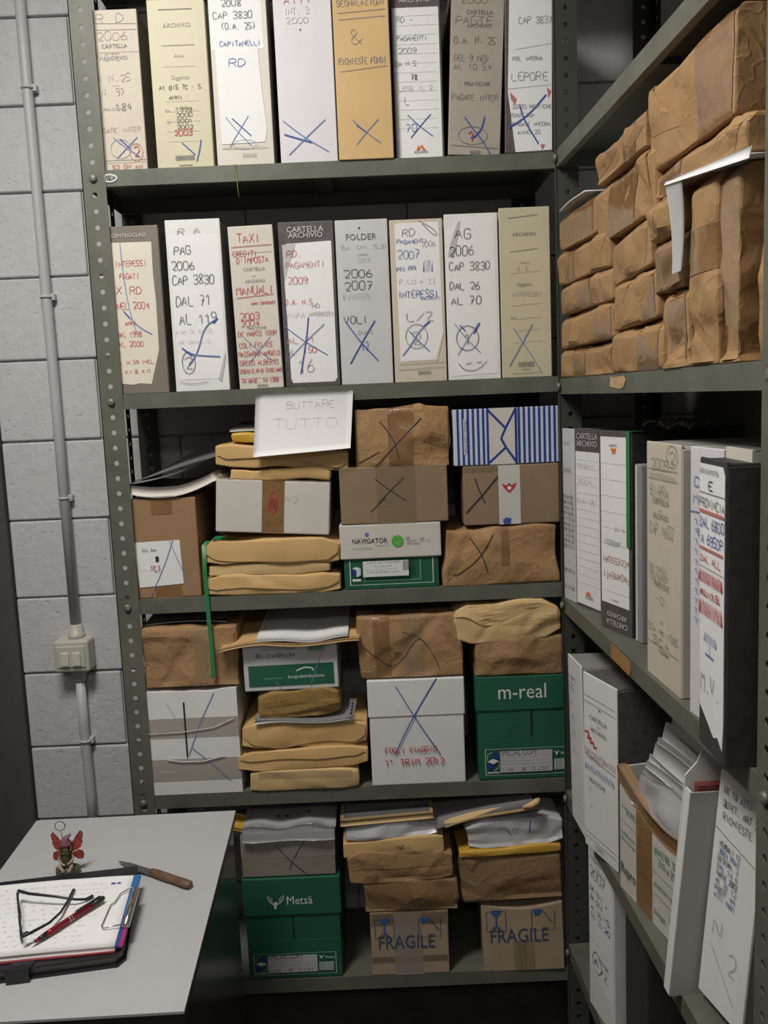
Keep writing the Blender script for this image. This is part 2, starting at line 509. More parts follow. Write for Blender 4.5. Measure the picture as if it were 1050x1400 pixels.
class Face:
    """Marks on the front (-y side) of a thing.  Coordinates are fractions of the face: fx from its left, fy from its top."""

    def __init__(self, w, h, parent, eps=0.0009, surf=None, x0=None, z0=0.0, flip=False, seed=1):
        self.w, self.h, self.parent, self.eps, self.surf = w, h, parent, eps, surf
        self.x0 = -w / 2 if x0 is None else x0
        self.z0 = z0
        self.hand_mb, self.print_mb = MB(), MB()
        self.flip = flip
        self.rnd = random.Random(seed)
        self.k = 0

    def pt(self, u, v, e=0.0):
        """metres from the bottom left corner -> local point"""
        if self.flip:
            u, v = self.w - u, self.h - v
        x, z = self.x0 + u, self.z0 + v
        if self.surf:
            p, n = self.surf(x, z)
            return p + n * (self.eps + e)
        return Vector((x, -self.eps - e, z))

    def layer(self):
        self.k = (self.k + 1) % 24
        return self.k * 0.000012

    def ribbon(self, pts, width, ink, mb=None):
        mb = mb or self.hand_mb
        q = []
        step = 0.006 if self.surf else 9
        for a, b in zip(pts, pts[1:]):
            d = math.hypot(b[0] - a[0], b[1] - a[1])
            n = max(1, int(d / step))
            for i in range(n):
                q.append((a[0] + (b[0] - a[0]) * i / n, a[1] + (b[1] - a[1]) * i / n))
        q.append(pts[-1])
        k = len(q)
        if k < 2:
            return
        e = self.layer()
        vs = []
        for i, p in enumerate(q):
            a = q[max(0, i - 1)]
            b = q[min(k - 1, i + 1)]
            tx, ty = b[0] - a[0], b[1] - a[1]
            L = math.hypot(tx, ty) or 1e-9
            nx, ny = -ty / L * width / 2, tx / L * width / 2
            vs.append(self.pt(p[0] + nx, p[1] + ny, e))
            vs.append(self.pt(p[0] - nx, p[1] - ny, e))
        mb.add(vs, [(2 * i, 2 * i + 1, 2 * i + 3, 2 * i + 2) for i in range(k - 1)], M[ink])

    def marks(self, specs):
        W, H, rnd = self.w, self.h, self.rnd
        for s in specs:
            c = s[0]
            if c == 'h':            # handwriting: text, fx0, fx1, fy (base), cap height fraction, ink, [pen mm]
                _, text, a, b, fy, cap, ink = s[:7]
                pen = (s[7] if len(s) > 7 else 1.1) / 1150
                n = len(text)
                cw = (b - a) * W / max(1, n)
                ch = cap * H
                base = (1 - fy) * H
                for i, chr_ in enumerate(text):
                    g = FONT.get(chr_.upper())
                    if not g:
                        continue
                    jx, jy, js, sl = rnd.uniform(-.05, .05) * cw, rnd.uniform(-.06, .06) * ch, rnd.uniform(.9, 1.08), rnd.uniform(-.02, .12)
                    for st in g.split(','):
                        pl = [(int(t[0]) / 4, int(t[1]) / 6) for t in st.split('-')]
                        pl = chaikin(pl, 1)
                        pp = []
                        for (gx, gy) in pl:
                            gx = 0.5 + (gx - 0.5) * 0.78
                            pp.append((a * W + (i + gx) * cw + jx + sl * gy * ch * .5 + rnd.uniform(-.02, .02) * cw, base + jy + gy * ch * js + rnd.uniform(-.015, .015) * ch))
                        self.ribbon(pp, pen, ink)
            elif c == 'p':          # print: text, fx0, fx1, fy (base), ink
                _, text, a, b, fy, ink = s[:6]
                vs, fs = type_polys(text)
                sc = (b - a) * W
                e = self.layer()
                self.print_mb.add([self.pt(a * W + v[0] * sc, (1 - fy) * H + v[1] * sc * (s[6] if len(s) > 6 else 1), e) for v in vs], fs, M[ink])
            elif c == 'P':          # print running down the face: text, fx (base), fy0, fy1, ink
                _, text, a, f0, f1, ink = s
                vs, fs = type_polys(text)
                sc = (f1 - f0) * H
                e = self.layer()
                self.print_mb.add([self.pt(a * W + v[1] * sc, (1 - f0) * H - v[0] * sc, e) for v in vs], fs, M[ink])
            elif c == 'l':          # line
                _, a, f0, b, f1, ink = s[:6]
                self.ribbon([(a * W, (1 - f0) * H), (b * W, (1 - f1) * H)], (s[6] if len(s) > 6 else 1.2) / 1000, ink, self.print_mb if len(s) < 8 else None)
            elif c == 'w':          # free pen line
                _, pts, ink = s[:3]
                self.ribbon(chaikin([(p[0] * W, (1 - p[1]) * H) for p in pts], 2), (s[3] if len(s) > 3 else 1.5) / 1000, ink)
            elif c == 'x':          # big pen cross: centre, size
                _, fx, fy, fw, fh, ink = s[:6]
                pen = (s[6] if len(s) > 6 else 2.6) / 1420
                cx, cy = fx * W, (1 - fy) * H
                dx, dy = fw * W / 2, fh * H / 2
                self.ribbon(chaikin([(cx - dx, cy + dy), (cx - dx * .1, cy + dy * .02), (cx + dx, cy - dy * .9)], 2), pen, ink)
                self.ribbon(chaikin([(cx + dx * .9, cy + dy), (cx + dx * .1, cy + dy * .1), (cx - dx * .8, cy - dy)], 2), pen, s[7] if len(s) > 7 else ink)
            elif c == 'o':          # ellipse outline
                _, fx, fy, rx, ry, ink = s[:6]
                pen = (s[6] if len(s) > 6 else 1.3) / 1000
                self.ribbon([(fx * W + rx * W * math.cos(t * math.pi / 10 + .3), (1 - fy) * H + ry * H * math.sin(t * math.pi / 10 + .3)) for t in range(21)], pen, ink)
            elif c == 's':          # scribble
                _, a, b, f0, f1, ink = s[:6]
                pp = []
                n = 44 if len(s) > 6 and s[6] >= 3 else 22
                for i in range(n + 1):
                    pp.append(((a + (b - a) * i / n + rnd.uniform(-.02, .02)) * W, (1 - (f0 if i % 2 else f1)) * H))
                self.ribbon(pp, (s[6] if len(s) > 6 else 1.6) / 1000, ink)
            elif c == 'r':          # printed rectangle
                _, a, b, f0, f1, ink = s
                e = self.layer()
                n = max(1, int((b - a) * W / 0.012)) if self.surf else 1
                for i in range(n):
                    a0, a1 = a + (b - a) * i / n, a + (b - a) * (i + 1) / n
                    self.print_mb.add([self.pt(x * W, (1 - y) * H, e) for x, y in ((a0, f1), (a1, f1), (a1, f0), (a0, f0))], [(0, 1, 2, 3)], M[ink])
            elif c == 'y':          # printed polygon
                _, pts, ink = s
                e = self.layer()
                self.print_mb.add([self.pt(x * W, (1 - y) * H, e) for x, y in pts], [tuple(range(len(pts)))], M[ink])
            elif c == 'c':          # printed disc: centre, radius in metres, ink
                _, fx, fy, r_, ink = s
                e = self.layer()
                self.print_mb.add([self.pt(fx * W + r_ * math.cos(t * math.pi / 12), (1 - fy) * H + r_ * math.sin(t * math.pi / 12), e) for t in range(24)], [tuple(range(24))], M[ink])
            elif c == 'b':          # bar code
                _, a, b, f0, f1, ink = s
                x = a
                e = self.layer()
                while x < b:
                    wd = rnd.uniform(.012, .03) * (b - a)
                    self.print_mb.add([self.pt(q * W, (1 - y) * H, e) for q, y in ((x, f1), (x + wd, f1), (x + wd, f0), (x, f0))], [(0, 1, 2, 3)], M[ink])
                    x += wd + rnd.uniform(.012, .03) * (b - a)
        return self

    def flush(self, into=None, lid=None, zsplit=0.0):
        """the writing becomes part of the surface it is on"""
        into = into or self.parent
        for mb in (self.print_mb, self.hand_mb):
            if not mb.v:
                continue
            if lid is None:
                write_on(into, mb, None)
            else:
                write_on(into, mb, lambda z: z < zsplit)
                write_on(lid, mb, lambda z: z >= zsplit)


def write_on(o, mb, pick):
    me = o.data
    slots = {}
    for m in mb.mats:
        if m.name not in [q.name for q in me.materials]:
            me.materials.append(m)
        slots[m] = [q.name for q in me.materials].index(m.name)
    bm = bmesh.new()
    bm.from_mesh(me)
    vs = {}
    for f, k in zip(mb.f, mb.mi):
        if pick and not pick(sum(mb.v[i][2] for i in f) / len(f)):
            continue
        q = []
        for i in f:
            if i not in vs:
                vs[i] = bm.verts.new(mb.v[i])
            q.append(vs[i])
        if len(set(q)) < 3:
            continue
        try:
            fc = bm.faces.new(q)
        except ValueError:
            continue
        fc.material_index = slots[mb.mats[k]]
        fc.smooth = False
    bm.to_mesh(me)
    bm.free()


def squeeze(marks, k):
    """the same writing, moved up towards the top of the face"""
    out = []
    for m in marks:
        m = list(m)
        for i in {'h': (4, 5), 'l': (2, 4), 's': (3, 4), 'o': (2, 4), 'p': (4,), 'b': (3, 4)}[m[0]]:
            m[i] *= k
        out.append(tuple(m))
    return out


def ruled(f0, f1, n, ink='faint2', a=0.08, b=0.92, wd=0.6):
    return [('l', a, f0 + (f1 - f0) * i / max(1, n - 1), b, f0 + (f1 - f0) * i / max(1, n - 1), ink, wd) for i in range(n)]


# ------------------------------------------------------------------ things made of card
def paper_part(face_w, face_h, poly, parent, m, name='paper_label', y=0.0, thick=0.0006, x0=None):
    """sheet glued on a front face; poly in fractions (fx, fy from the top)"""
    x0 = -face_w / 2 if x0 is None else x0
    mb = MB(m)
    mb.prism([(x0 + fx * face_w, y - thick, (1 - fy) * face_h) for fx, fy in poly], (0, thick, 0))
    return mb.build(name, parent)


def binder(label, loc, w, h, d, spine, side, marks=(), papers=(), rz=0.0, lean=0.0, pitch=0.0, group=None, cat='file box', hole=False, seed=1, cover=None, flip=False, top=None, name='archive_box'):
    t = thing(name, label, cat, loc, rz, lean, pitch, group)
    mb = MB(side)
    mb.bbox(-w / 2 + .0015, w / 2 - .0015, .003, d, 0, h - .002, .002)
    if top:
        mb.box(-w / 2 + .004, w / 2 - .004, .006, d - .004, h - .002, h - .0012, top)
    mb.build('case', t)
    mb = MB(spine)
    mb.bbox(-w / 2, w / 2, 0, .004, 0, h, .0014)
    sp = mb.build('spine', t)
    mb = MB(cover or side)
    mb.bbox(w / 2 - .0035, w / 2 + .0008, .002, d * .96, .001, h - .006, .001)
    mb.build('side_board', t)
    target = sp
    for i, pa in enumerate(papers):
        nm = pa[2] if len(pa) > 2 else 'paper_label'
        o = paper_part(w, h, pa[0], target if nm == 'curled_corner' else t, pa[1], nm, -i * .0007)
        if nm != 'curled_corner':
            target = o
    f = Face(w, h, target, eps=.0008 + .0007 * max(1, len(papers)), seed=seed, flip=flip)
    f.marks(marks)
    f.flush()
    return t


RECT = lambda a, b, c, d: [(a, c), (b, c), (b, d), (a, d)]


def carton(label, loc, w, h, d, m, marks=(), papers=(), tapes=(), lid=None, rz=0.0, lean=0.0, pitch=0.0, seed=1, group=None, seam=None, cat='box', name='cardboard_box', split=None, sag=0.0):
    """lid = (height, material, overhang); tapes = list of (fx0, fx1, material, top_depth[, fy0, fy1]); seam = fx of a vertical slit (fx, fy0, fy1)"""
    t = thing(name, label, cat, loc, rz, lean, pitch, group)
    mb = MB(m)
    top = h - .003 if lid else h
    if sag and not lid:
        bm_fn = lambda u, v: (-w / 2 + u * w, v * d, top - sag * math.sin(math.pi * u) * (1 - .6 * v) + .004 * noise.noise((u * 5, v * 3, seed)))
        mb.grid(bm_fn, 14, 8, m, smooth=True)
        n = 14
        tops = [Vector(bm_fn(i / n, 0)) for i in range(n + 1)]
        vs = [(p.x, 0, 0) for p in tops] + tops
        mb.add(vs, [(i, i + 1, n + 2 + i, n + 1 + i) for i in range(n)], m)
        backs = [Vector(bm_fn(i / n, 1)) for i in range(n + 1)]
        vs = [(p.x, d, 0) for p in backs] + backs
        mb.add(vs, [(i + 1, i, n + 1 + i, n + 2 + i) for i in range(n)], m)
        for u in (0, 1):
            s8 = [Vector(bm_fn(u, i / 8)) for i in range(9)]
            vs = [(p.x, p.y, 0) for p in s8] + s8
            mb.add(vs, [(i, i + 1, 10 + i, 9 + i) for i in range(8)], m)
        mb.add([(-w / 2, 0, 0), (w / 2, 0, 0), (w / 2, d, 0), (-w / 2, d, 0)], [(3, 2, 1, 0)], m)
    else:
        mb.bbox(-w / 2, w / 2, 0, d, 0, top, .0028)
    if seam:
        fx, f0, f1 = seam[:3]
        wd = seam[3] if len(seam) > 3 else .0012
        mb.box(-w / 2 + fx * w - wd, -w / 2 + fx * w + wd, -.0026, .001, (1 - f1) * h, (1 - f0) * h, M['black_hole'])
    if split:                                   # faint horizontal edge of the overlapped flap
        for fy in split:
            mb.box(-w / 2 + .001, w / 2 - .001, -.0012, .001, 0.004, (1 - fy) * h, m)
    body = mb.build('body', t)
    lid_o = None
    off = .0014 if split else 0.0
    if lid:
        lh, lm, ov = lid
        mb = MB(lm)
        mb.bbox(-w / 2 - ov, w / 2 + ov, -ov, d + ov, h - lh, h, .0028)
        lid_o = mb.build('lid', t)
        off = max(off, ov)
    for i, tp in enumerate(tapes):
        a, b, tm, td = tp[:4]
        f0, f1 = (tp[4], tp[5]) if len(tp) > 5 else (0, 1)
        mb = MB(tm)
        mb.box(-w / 2 + a * w, -w / 2 + b * w, -.0007 - off - i * .0002, -off, (1 - f1) * h, (1 - f0) * h + (.0006 if f0 == 0 and td else 0))
        if td and not sag:
            mb.box(-w / 2 + a * w, -w / 2 + b * w, -.0007 - off, td, h, h + .0006)
        mb.build('tape_strip', t)
    target = t
    for i, pa in enumerate(papers):
        target = paper_part(w, h, pa[0], t, pa[1], pa[2] if len(pa) > 2 else 'paper_label', -off - .001 - i * .0007)
    f = Face(w, h, target if papers else t, eps=.0012 + off + (.001 * len(papers)) + .0002 * len(tapes), seed=seed)
    f.marks(marks)
    if papers:
        f.flush()
    elif lid:
        f.flush(body, lid_o, h - lid[0])
    else:
        f.flush(body)
    return t


# ------------------------------------------------------------------ things wrapped in paper
class Wrap:
    """a paper covered block: rounded, bulged and creased; local frame: x across the front, y into the shelf, z up, front at y = 0"""

    def __init__(self, w, h, d, seed=1, amp=.002, rnd=.005, bulge=.003, creases=13, cr_amp=.0050, taper=0.0, pinch=1.0, wave=0.0, res=.006, sag=0.0, skew=0.0, lift=0.0, lumps=.006, chamfer=0.0):
        self.w, self.h, self.d, self.seed = w, h, d, seed
        self.amp, self.rnd, self.bulge = amp, min(rnd, .48 * min(w, h, d)), bulge
        self.taper, self.pinch, self.wave, self.res, self.sag, self.skew = taper, pinch, wave, res, sag, skew
        self.lift, self.lumps, self.chamfer = lift, lumps, chamfer
        rr = random.Random(seed)
        self.planes = []
        for i in range(creases):
            an = rr.uniform(0, math.pi)
            v = Vector((math.cos(an), rr.uniform(-.5, .5), math.sin(an))).normalized()
            c = v.dot(Vector((rr.uniform(-.45, .45) * w, rr.uniform(0, .5) * d, rr.uniform(.1, .9) * h)))
            q = Vector((rr.uniform(-.5, .5) * w, 0, rr.uniform(0, 1) * h))
            self.planes.append((v, c, rr.choice((-1, 1, 1)) * cr_amp * rr.uniform(.35, 1), rr.uniform(.010, .034), q, rr.uniform(.05, .13), rr.random() < .5))

    def P(self, x, y, z):
        w, h, d, r = self.w, self.h, self.d, self.rnd
        p = Vector((x, y, z))
        q = Vector((min(max(x, -w / 2 + r), w / 2 - r), min(max(y, r), d - r), min(max(z, r), h - r)))
        n = p - q
        n = n.normalized() if n.length > 1e-9 else Vector((0, 0, 1))
        s = q + n * r
        if self.chamfer:                       # the paper slopes back from the front towards the top
            c = self.chamfer
            t = max(0.0, s.z - (h - c))
            s.y += max(0.0, t * 1.1 - y) if y < c * 1.2 else 0
        bx = math.cos(math.pi * min(.5, abs(x) / w))
        bz = math.sin(math.pi * min(1, max(0, z / h)))
        by = math.sin(math.pi * min(1, max(0, y / d)))
        s.y += n.y * self.bulge * bx * bz
        s.x += n.x * self.bulge * bz * by
        if n.z > 0:
            s.z += n.z * self.bulge * .6 * bx * by
        so = Vector((self.seed * 3.1, self.seed * 1.7, 0))
        nv = noise.noise_vector(Vector((x * 7, y * 7, z * 7)) + so)
        a = noise.noise(Vector((x * 16, y * 16, z * 16)) + so) * self.amp
        for v, c, am, wd, qq, ex, step in self.planes:
            t = v.dot(p) - c + nv.y * .006
            f = max(0.0, 1 - (p - qq).length / ex)
            if f > 0:
                if step:
                    a += am * min(1, f * 2.2) * max(-.6, min(.6, t / wd))
                else:
                    a += am * min(1, f * 2.2) * max(0.0, 1 - abs(t) / wd)
        if n.z < -.5:
            a = 0
        k = min(1, max(0.2, z / .012))
        s += n * (a * k)
        s += Vector((nv.x, nv.y * .7, nv.z * min(1, z / (h * .6)))) * self.lumps
        if self.lift:
            s.z += self.lift * max(0, noise.noise(Vector((x * 9, self.seed * 2.3, 0)))) * (1 - z / h)
        if self.pinch < 1:
            e = min(1.0, max(0.0, (w / 2 - abs(s.x)) / .035))
            k = self.pinch + (1 - self.pinch) * e
            s.z = h * .42 + (s.z - h * .42) * k
        if self.taper:
            s.x *= 1 - self.taper * s.z / h
        if self.skew:
            s.x += self.skew * s.z
        if self.wave:
            s.z += self.wave * noise.noise(Vector((x * 7, self.seed, y * 3))) * (.3 + .7 * s.z / h)
        if self.sag:
            s.z -= self.sag * math.cos(math.pi * min(.5, abs(x) / w)) * s.z / h
        if s.z < 0:
            s.z = 0
        return s, n

    def front(self, x, z):
        return self.P(x, 0.0, z)

    def build(self, name, parent, m):
        w, h, d = self.w, self.h, self.d
        def ticks(a, b, step):
            r = self.rnd
            n = max(3, int((b - a - 2 * r) / step))
            return [a, a + r * .3] + [a + r + (b - a - 2 * r) * i / n for i in range(n + 1)] + [b - r * .3, b]
        X, Y, Z = ticks(-w / 2, w / 2, self.res), ticks(0, d, self.res * 2.2), ticks(0, h, self.res)
        nx, ny, nz = len(X) - 1, len(Y) - 1, len(Z) - 1
        idx, vs, fs = {}, [], []

        def V(i, j, k):
            key = (i, j, k)
            if key not in idx:
                idx[key] = len(vs)
                vs.append(self.P(X[i], Y[j], Z[k])[0])
            return idx[key]
        for i in range(nx):
            for k in range(nz):
                fs.append((V(i, 0, k), V(i + 1, 0, k), V(i + 1, 0, k + 1), V(i, 0, k + 1)))
                fs.append((V(i + 1, ny, k), V(i, ny, k), V(i, ny, k + 1), V(i + 1, ny, k + 1)))
        for i in range(nx):
            for j in range(ny):
                fs.append((V(i, j, nz), V(i + 1, j, nz), V(i + 1, j + 1, nz), V(i, j + 1, nz)))
                fs.append((V(i + 1, j, 0), V(i, j, 0), V(i, j + 1, 0), V(i + 1, j + 1, 0)))
        for j in range(ny):
            for k in range(nz):
                fs.append((V(0, j + 1, k), V(0, j, k), V(0, j, k + 1), V(0, j + 1, k + 1)))
                fs.append((V(nx, j, k), V(nx, j + 1, k), V(nx, j + 1, k + 1), V(nx, j, k + 1)))
        mb = MB(m)
        mb.add(vs, fs, m, True)
        return mb.build(name, parent, auto=17)

    def tape(self, parent, m, pts_a, pts_b, name='tape_strip', off=.0009):
        """strip between two paths on the surface (lists of block-surface points)"""
        mb = MB(m)
        n = 5
        rows = []
        for a, b in zip(pts_a, pts_b):
            rows.append([(a[0] + (b[0] - a[0]) * i / n, a[1] + (b[1] - a[1]) * i / n, a[2] + (b[2] - a[2]) * i / n) for i in range(n + 1)])
        vs, fs = [], []
        for row in rows:
            for q in row:
                p, nn = self.P(*q)
                vs.append(p + nn * off)
        for i in range(len(rows) - 1):
            for j in range(n):
                a = i * (n + 1) + j
                fs.append((a, a + 1, a + n + 2, a + n + 1))
        mb.add(vs, fs, m, True)
        return mb.build(name, parent)

    def vstrip(self, parent, m, fx0, fx1, top=.6, fz0=0.0, slant=0.0, name='tape_strip'):
        w, h, d = self.w, self.h, self.d
        A, B = [], []
        n = max(5, int(h / .008))
        for i in range(n + 1):
            z = h * (fz0 + (1 - fz0) * i / n)
            sx = slant * (z / h - .5) * w
            A.append((-w / 2 + fx0 * w + sx, 0, z))
            B.append((-w / 2 + fx1 * w + sx, 0, z))
        if top:
            for i in range(1, 9):
                A.append((-w / 2 + fx0 * w + slant * .5 * w, d * top * i / 8, h))
                B.append((-w / 2 + fx1 * w + slant * .5 * w, d * top * i / 8, h))
        return self.tape(parent, m, A, B, name)

    def hstrip(self, parent, m, fz0, fz1, fx0=0.0, fx1=1.0, wrap=0.0, name='tape_strip'):
        w, h, d = self.w, self.h, self.d
        A, B = [], []
        n = max(6, int(w * (fx1 - fx0) / .008))
        for i in range(n + 1):
            x = -w / 2 + w * (fx0 + (fx1 - fx0) * i / n)
            A.append((x, 0, h * fz1))
            B.append((x, 0, h * fz0))
        if wrap:
            for i in range(1, 7):
                A.append((w / 2, d * wrap * i / 6, h * fz1))
                B.append((w / 2, d * wrap * i / 6, h * fz0))
        return self.tape(parent, m, A, B, name)

    def flap(self, parent, m, tri, off=.0042, n=9, name='paper_fold'):
        """raised triangular fold on the front; tri in fractions (fx, fz from the bottom)"""
        w, h = self.w, self.h
        T = [(-w / 2 + a * w, b * h) for a, b in tri]
        vs, fs, ix = [], [], {}
        for i in range(n + 1):
            for j in range(n + 1 - i):
                a, b = i / n, j / n
                c = 1 - a - b
                x = T[0][0] * c + T[1][0] * a + T[2][0] * b
                z = T[0][1] * c + T[1][1] * a + T[2][1] * b
                p, nn = self.P(x, 0, z)
                # the far edge of the fold lies against the block, its open edge stands off
                o = off * (.15 + .85 * min(1, 3 * min(c, 1)) if i + j else 1)
                ix[(i, j)] = len(vs)
                vs.append(p + nn * o)
        for i in range(n):
            for j in range(n - i):
                fs.append((ix[(i, j)], ix[(i + 1, j)], ix[(i, j + 1)]))
                if i + j < n - 1:
                    fs.append((ix[(i + 1, j)], ix[(i + 1, j + 1)], ix[(i, j + 1)]))
        k = len(vs)
        back = [v - Vector((0, -off * .7, 0)) for v in vs]
        mb = MB(m)
        edge = [ix[(i, 0)] for i in range(n + 1)] + [ix[(n - i, i)] for i in range(1, n + 1)] + [ix[(0, n - i)] for i in range(1, n)]
        fs2 = fs + [tuple(q + k for q in f[::-1]) for f in fs] + [(edge[i], edge[i] + k, edge[(i + 1) % len(edge)] + k, edge[(i + 1) % len(edge)]) for i in range(len(edge))]
        mb.add(vs + back, fs2, m, False)
        return mb.build(name, parent)


def parcel(label, loc, w, h, d, m, seed=1, rz=0.0, lean=0.0, pitch=0.0, marks=(), vt=(), ht=(), folds=(), group=None, cat='parcel', name='paper_parcel', fm=None, **kw):
    t = thing(name, label, cat, loc, rz, lean, pitch, group)
    wr = Wrap(w, h, d, seed, **kw)
    skin = wr.build('wrapping' if name != 'envelope' else 'pouch', t, m)
    for a in vt:
        wr.vstrip(t, *a)
    for a in ht:
        wr.hstrip(t, *a)
    for tri in folds:
        wr.flap(t, fm or m, tri)
    if marks:
        f = Face(w, h, t, eps=.0016, surf=wr.front, seed=seed)
        f.marks(marks)
        f.flush(skin)
    return t, wr


def envelope(label, loc, w, h, d, m, seed=1, flap=True, **kw):
    base = dict(amp=.0012, rnd=.0035, bulge=.002, creases=7, cr_amp=.0028, pinch=.72, wave=.010, lift=.014, lumps=.005, cat='envelope', name='envelope')
    base.update(kw)
    t, wr = parcel(label, loc, w, h, d, m, seed, **base)
    if flap:
        A, B = [], []
        n = 26
        dip = random.Random(seed).uniform(.12, .62)
        for i in range(n + 1):
            x = -w / 2 * .97 + w * .97 * i / n
            A.append((x, 0, h * .90))
            B.append((x, 0, h * (dip + .30 * noise.noise(Vector((x * 9, seed * 1.3, 0))) + .35 * max(0, abs(x) / (w / 2) - .85) / .15)))
        wr.tape(t, m, A, B, 'closing_flap', .0034)
    return t, wr


# ------------------------------------------------------------------ the room
def build_room():
    fl = MB(M['floor'])
    fl.box(-.36, 1.6, -4.2, .5, -.05, 0)
    struct('floor', fl)
    ce = MB(M['ceiling'])
    ce.box(-.36, 1.6, -4.2, .5, 3.0, 3.05)
    struct('ceiling', ce)
    # painted concrete block wall: courses .2013 m high, one mesh with its joints
    wb = MB(M['block'])
    wb.box(-.35, 1.40, .312, .50, 0, 3.0, M['mortar'])
    rnd = random.Random(3)
    z = .715 - .2013 * 4
    k = -4
    while z < 3.0:
        z0, z1 = max(0.0, z + .002), min(3.0, z + .1993)
        if z1 - z0 > .01:
            x = -.098 - .3966 * 2 + (0 if k % 2 == 0 else -.198)
            while x < 1.40:
                x0, x1 = (max(-.35, x + .001), min(1.40, x + .3956)) if k % 2 == 0 or x > -.2 else ((-.35, x + .3956) if x + .39 > 0 else (0, 0))
                if x1 - x0 > .02:
                    wb.bbox(x0, x1, .30 + rnd.uniform(0, .0016), .330, z0 + rnd.uniform(0, .001), z1 - rnd.uniform(0, .001), .0038, M['block'])
                x += .3966
        z += .2013
        k += 1
    struct('wall_back', wb)
    wl = MB(M['grey_wall'])
    wl.box(-.47, -.356, -4.2, .5, 0, 3.0)
    struct('wall_left', wl)
    wr = MB(M['room_wall'])
    wr.box(1.40, 1.50, -4.2, .5, 0, 3.0)
    struct('wall_right', wr)


build_room()


# ------------------------------------------------------------------ slotted angle posts and shelf trays
def flange(mb, fn, width, z0, z1, phase, pitch=.0334, r=.0056, m=None, hx=.5, th=.002):
    """perforated strip; fn(a, z, t) -> point, a across, t depth"""
    n = 10
    z = phase - math.ceil((phase - z0) / pitch) * pitch + pitch / 2
    cells = []
    while z + pitch <= z1:
        cells.append(z)
        z += pitch
    lo, hi = cells[0], cells[-1] + pitch
    for a, b in ((z0, lo), (hi, z1)):
        if b - a > 1e-4:
            v = [fn(x, zz, t) for t in (0, th) for x, zz in ((0, a), (width, a), (width, b), (0, b))]
            mb.add(v, [(0, 1, 2, 3), (7, 6, 5, 4)], m)
    for zc in cells:
        cz = zc + pitch / 2
        cx = width * hx
        vs = []
        for t in (0, th):
            for j in range(n):
                an = 2 * math.pi * (j + .5) / n
                vs.append(fn(cx + r * math.cos(an), cz + r * math.sin(an), t))
            for j in range(n):
                an = 2 * math.pi * (j + .5) / n
                ca, sa = math.cos(an), math.sin(an)
                ex = (width - cx) if ca > 0 else cx
                k = min(ex / max(abs(ca), 1e-6), (pitch / 2) / max(abs(sa), 1e-6))
                vs.append(fn(cx + ca * k, cz + sa * k, t))
            for sx, sz in ((1, 1), (0, 1), (0, 0), (1, 0)):
                vs.append(fn(width * sx, zc + pitch * sz, t))
        N = 2 * n + 4
        fs = []
        corner = {}
        for t in (0, 1):
            o = t * N
            for j in range(n):
                a, b = j, (j + 1) % n
                f = [o + a, o + n + a, o + n + b, o + b]
                an0, an1 = 2 * math.pi * (a + .5) / n, 2 * math.pi * (a + 1.5) / n
                for q, (sx, sz) in enumerate(((1, 1), (0, 1), (0, 0), (1, 0))):
                    ca = math.atan2((pitch / 2) * (1 if sz else -1), (width - cx) if sx else -cx) % (2 * math.pi)
                    for cc in (ca, ca + 2 * math.pi):
                        if an0 < cc < an1:
                            f.insert(2, o + 2 * n + q)
                fs.append(tuple(f) if t else tuple(f[::-1]))
        for j in range(n):
            b = (j + 1) % n
            fs.append((j, b, N + b, N + j))
        mb.add(vs, fs, m)
    # outer edges
    for x in (0, width):
        mb.add([fn(x, z0, 0), fn(x, z1, 0), fn(x, z1, th), fn(x, z0, th)], [(0, 1, 2, 3)], m)


def post(parent, x, y, sx, sy, wx, wy, z1, phase, m, holes=(True, True)):
    """L post with its corner at (x, y): one leg along sx in x, one along sy in y"""
    mb = MB(m)
    fx = lambda a, z, t: (x + sx * a, y + sy * t, z)
    fy = lambda a, z, t: (x + sx * t, y + sy * a, z)
    for fn, wd in ((fx, wx), (fy, wy)):
        flange(mb, fn, wd, 0.0, z1, phase, m=m, r=min(.0056, wd * .3))
    return mb.build('upright', parent)


def tray(parent, x0, x1, y0, y1, z, m):
    mb = MB(m)
    t = .0014
    h = .0331
    mb.box(x0, x1, y0, y1, z - t, z)
    for ya, yb in ((y0, y0 + t), (y1 - t, y1)):
        mb.box(x0, x1, ya, yb, z - h, z - t)
    mb.box(x0, x1, y0 + t, y0 + .014, z - h, z - h + t)
    mb.box(x0, x1, y1 - .014, y1 - t, z - h, z - h + t)
    for xa, xb in ((x0, x0 + t), (x1 - t, x1)):
        mb.box(xa, xb, y0 + t, y1 - t, z - h, z - t)
    mb.box((x0 + x1) / 2 - .02, (x0 + x1) / 2 + .02, y0 + .014, y1 - .014, z - .012, z - t)
    return mb.build('shelf', parent)


def bolt(parent, p, d):
    """domed bolt head at p, facing d"""
    mb = MB(M['bolt'])
    mb.lathe([(.0082, 0), (.0082, .003), (.007, .0052), (.004, .0062)], 14)
    o = mb.build('bolt', parent, p)
    o.rotation_euler = Vector(d).to_track_quat('Z', 'Y').to_euler()
    return o


ZTOP = 2.565
ZA = [2.0924, 1.6243, 1.1667, 0.7050, 0.2316]
ZB = [2.0930, 1.6178, 1.1329, 0.6773, 0.2943]
PHI = 0.0349
RB = -math.pi / 2 + PHI
DV = Vector((math.sin(PHI), -math.cos(PHI), 0))
NV = Vector((math.cos(PHI), math.sin(PHI), 0))


def B(s, d, z):
    """a place on the side unit: s along its front from the corner, d into it"""
    p = Vector((1.0, 0, 0)) + DV * s + NV * d
    return (p.x, p.y, z)


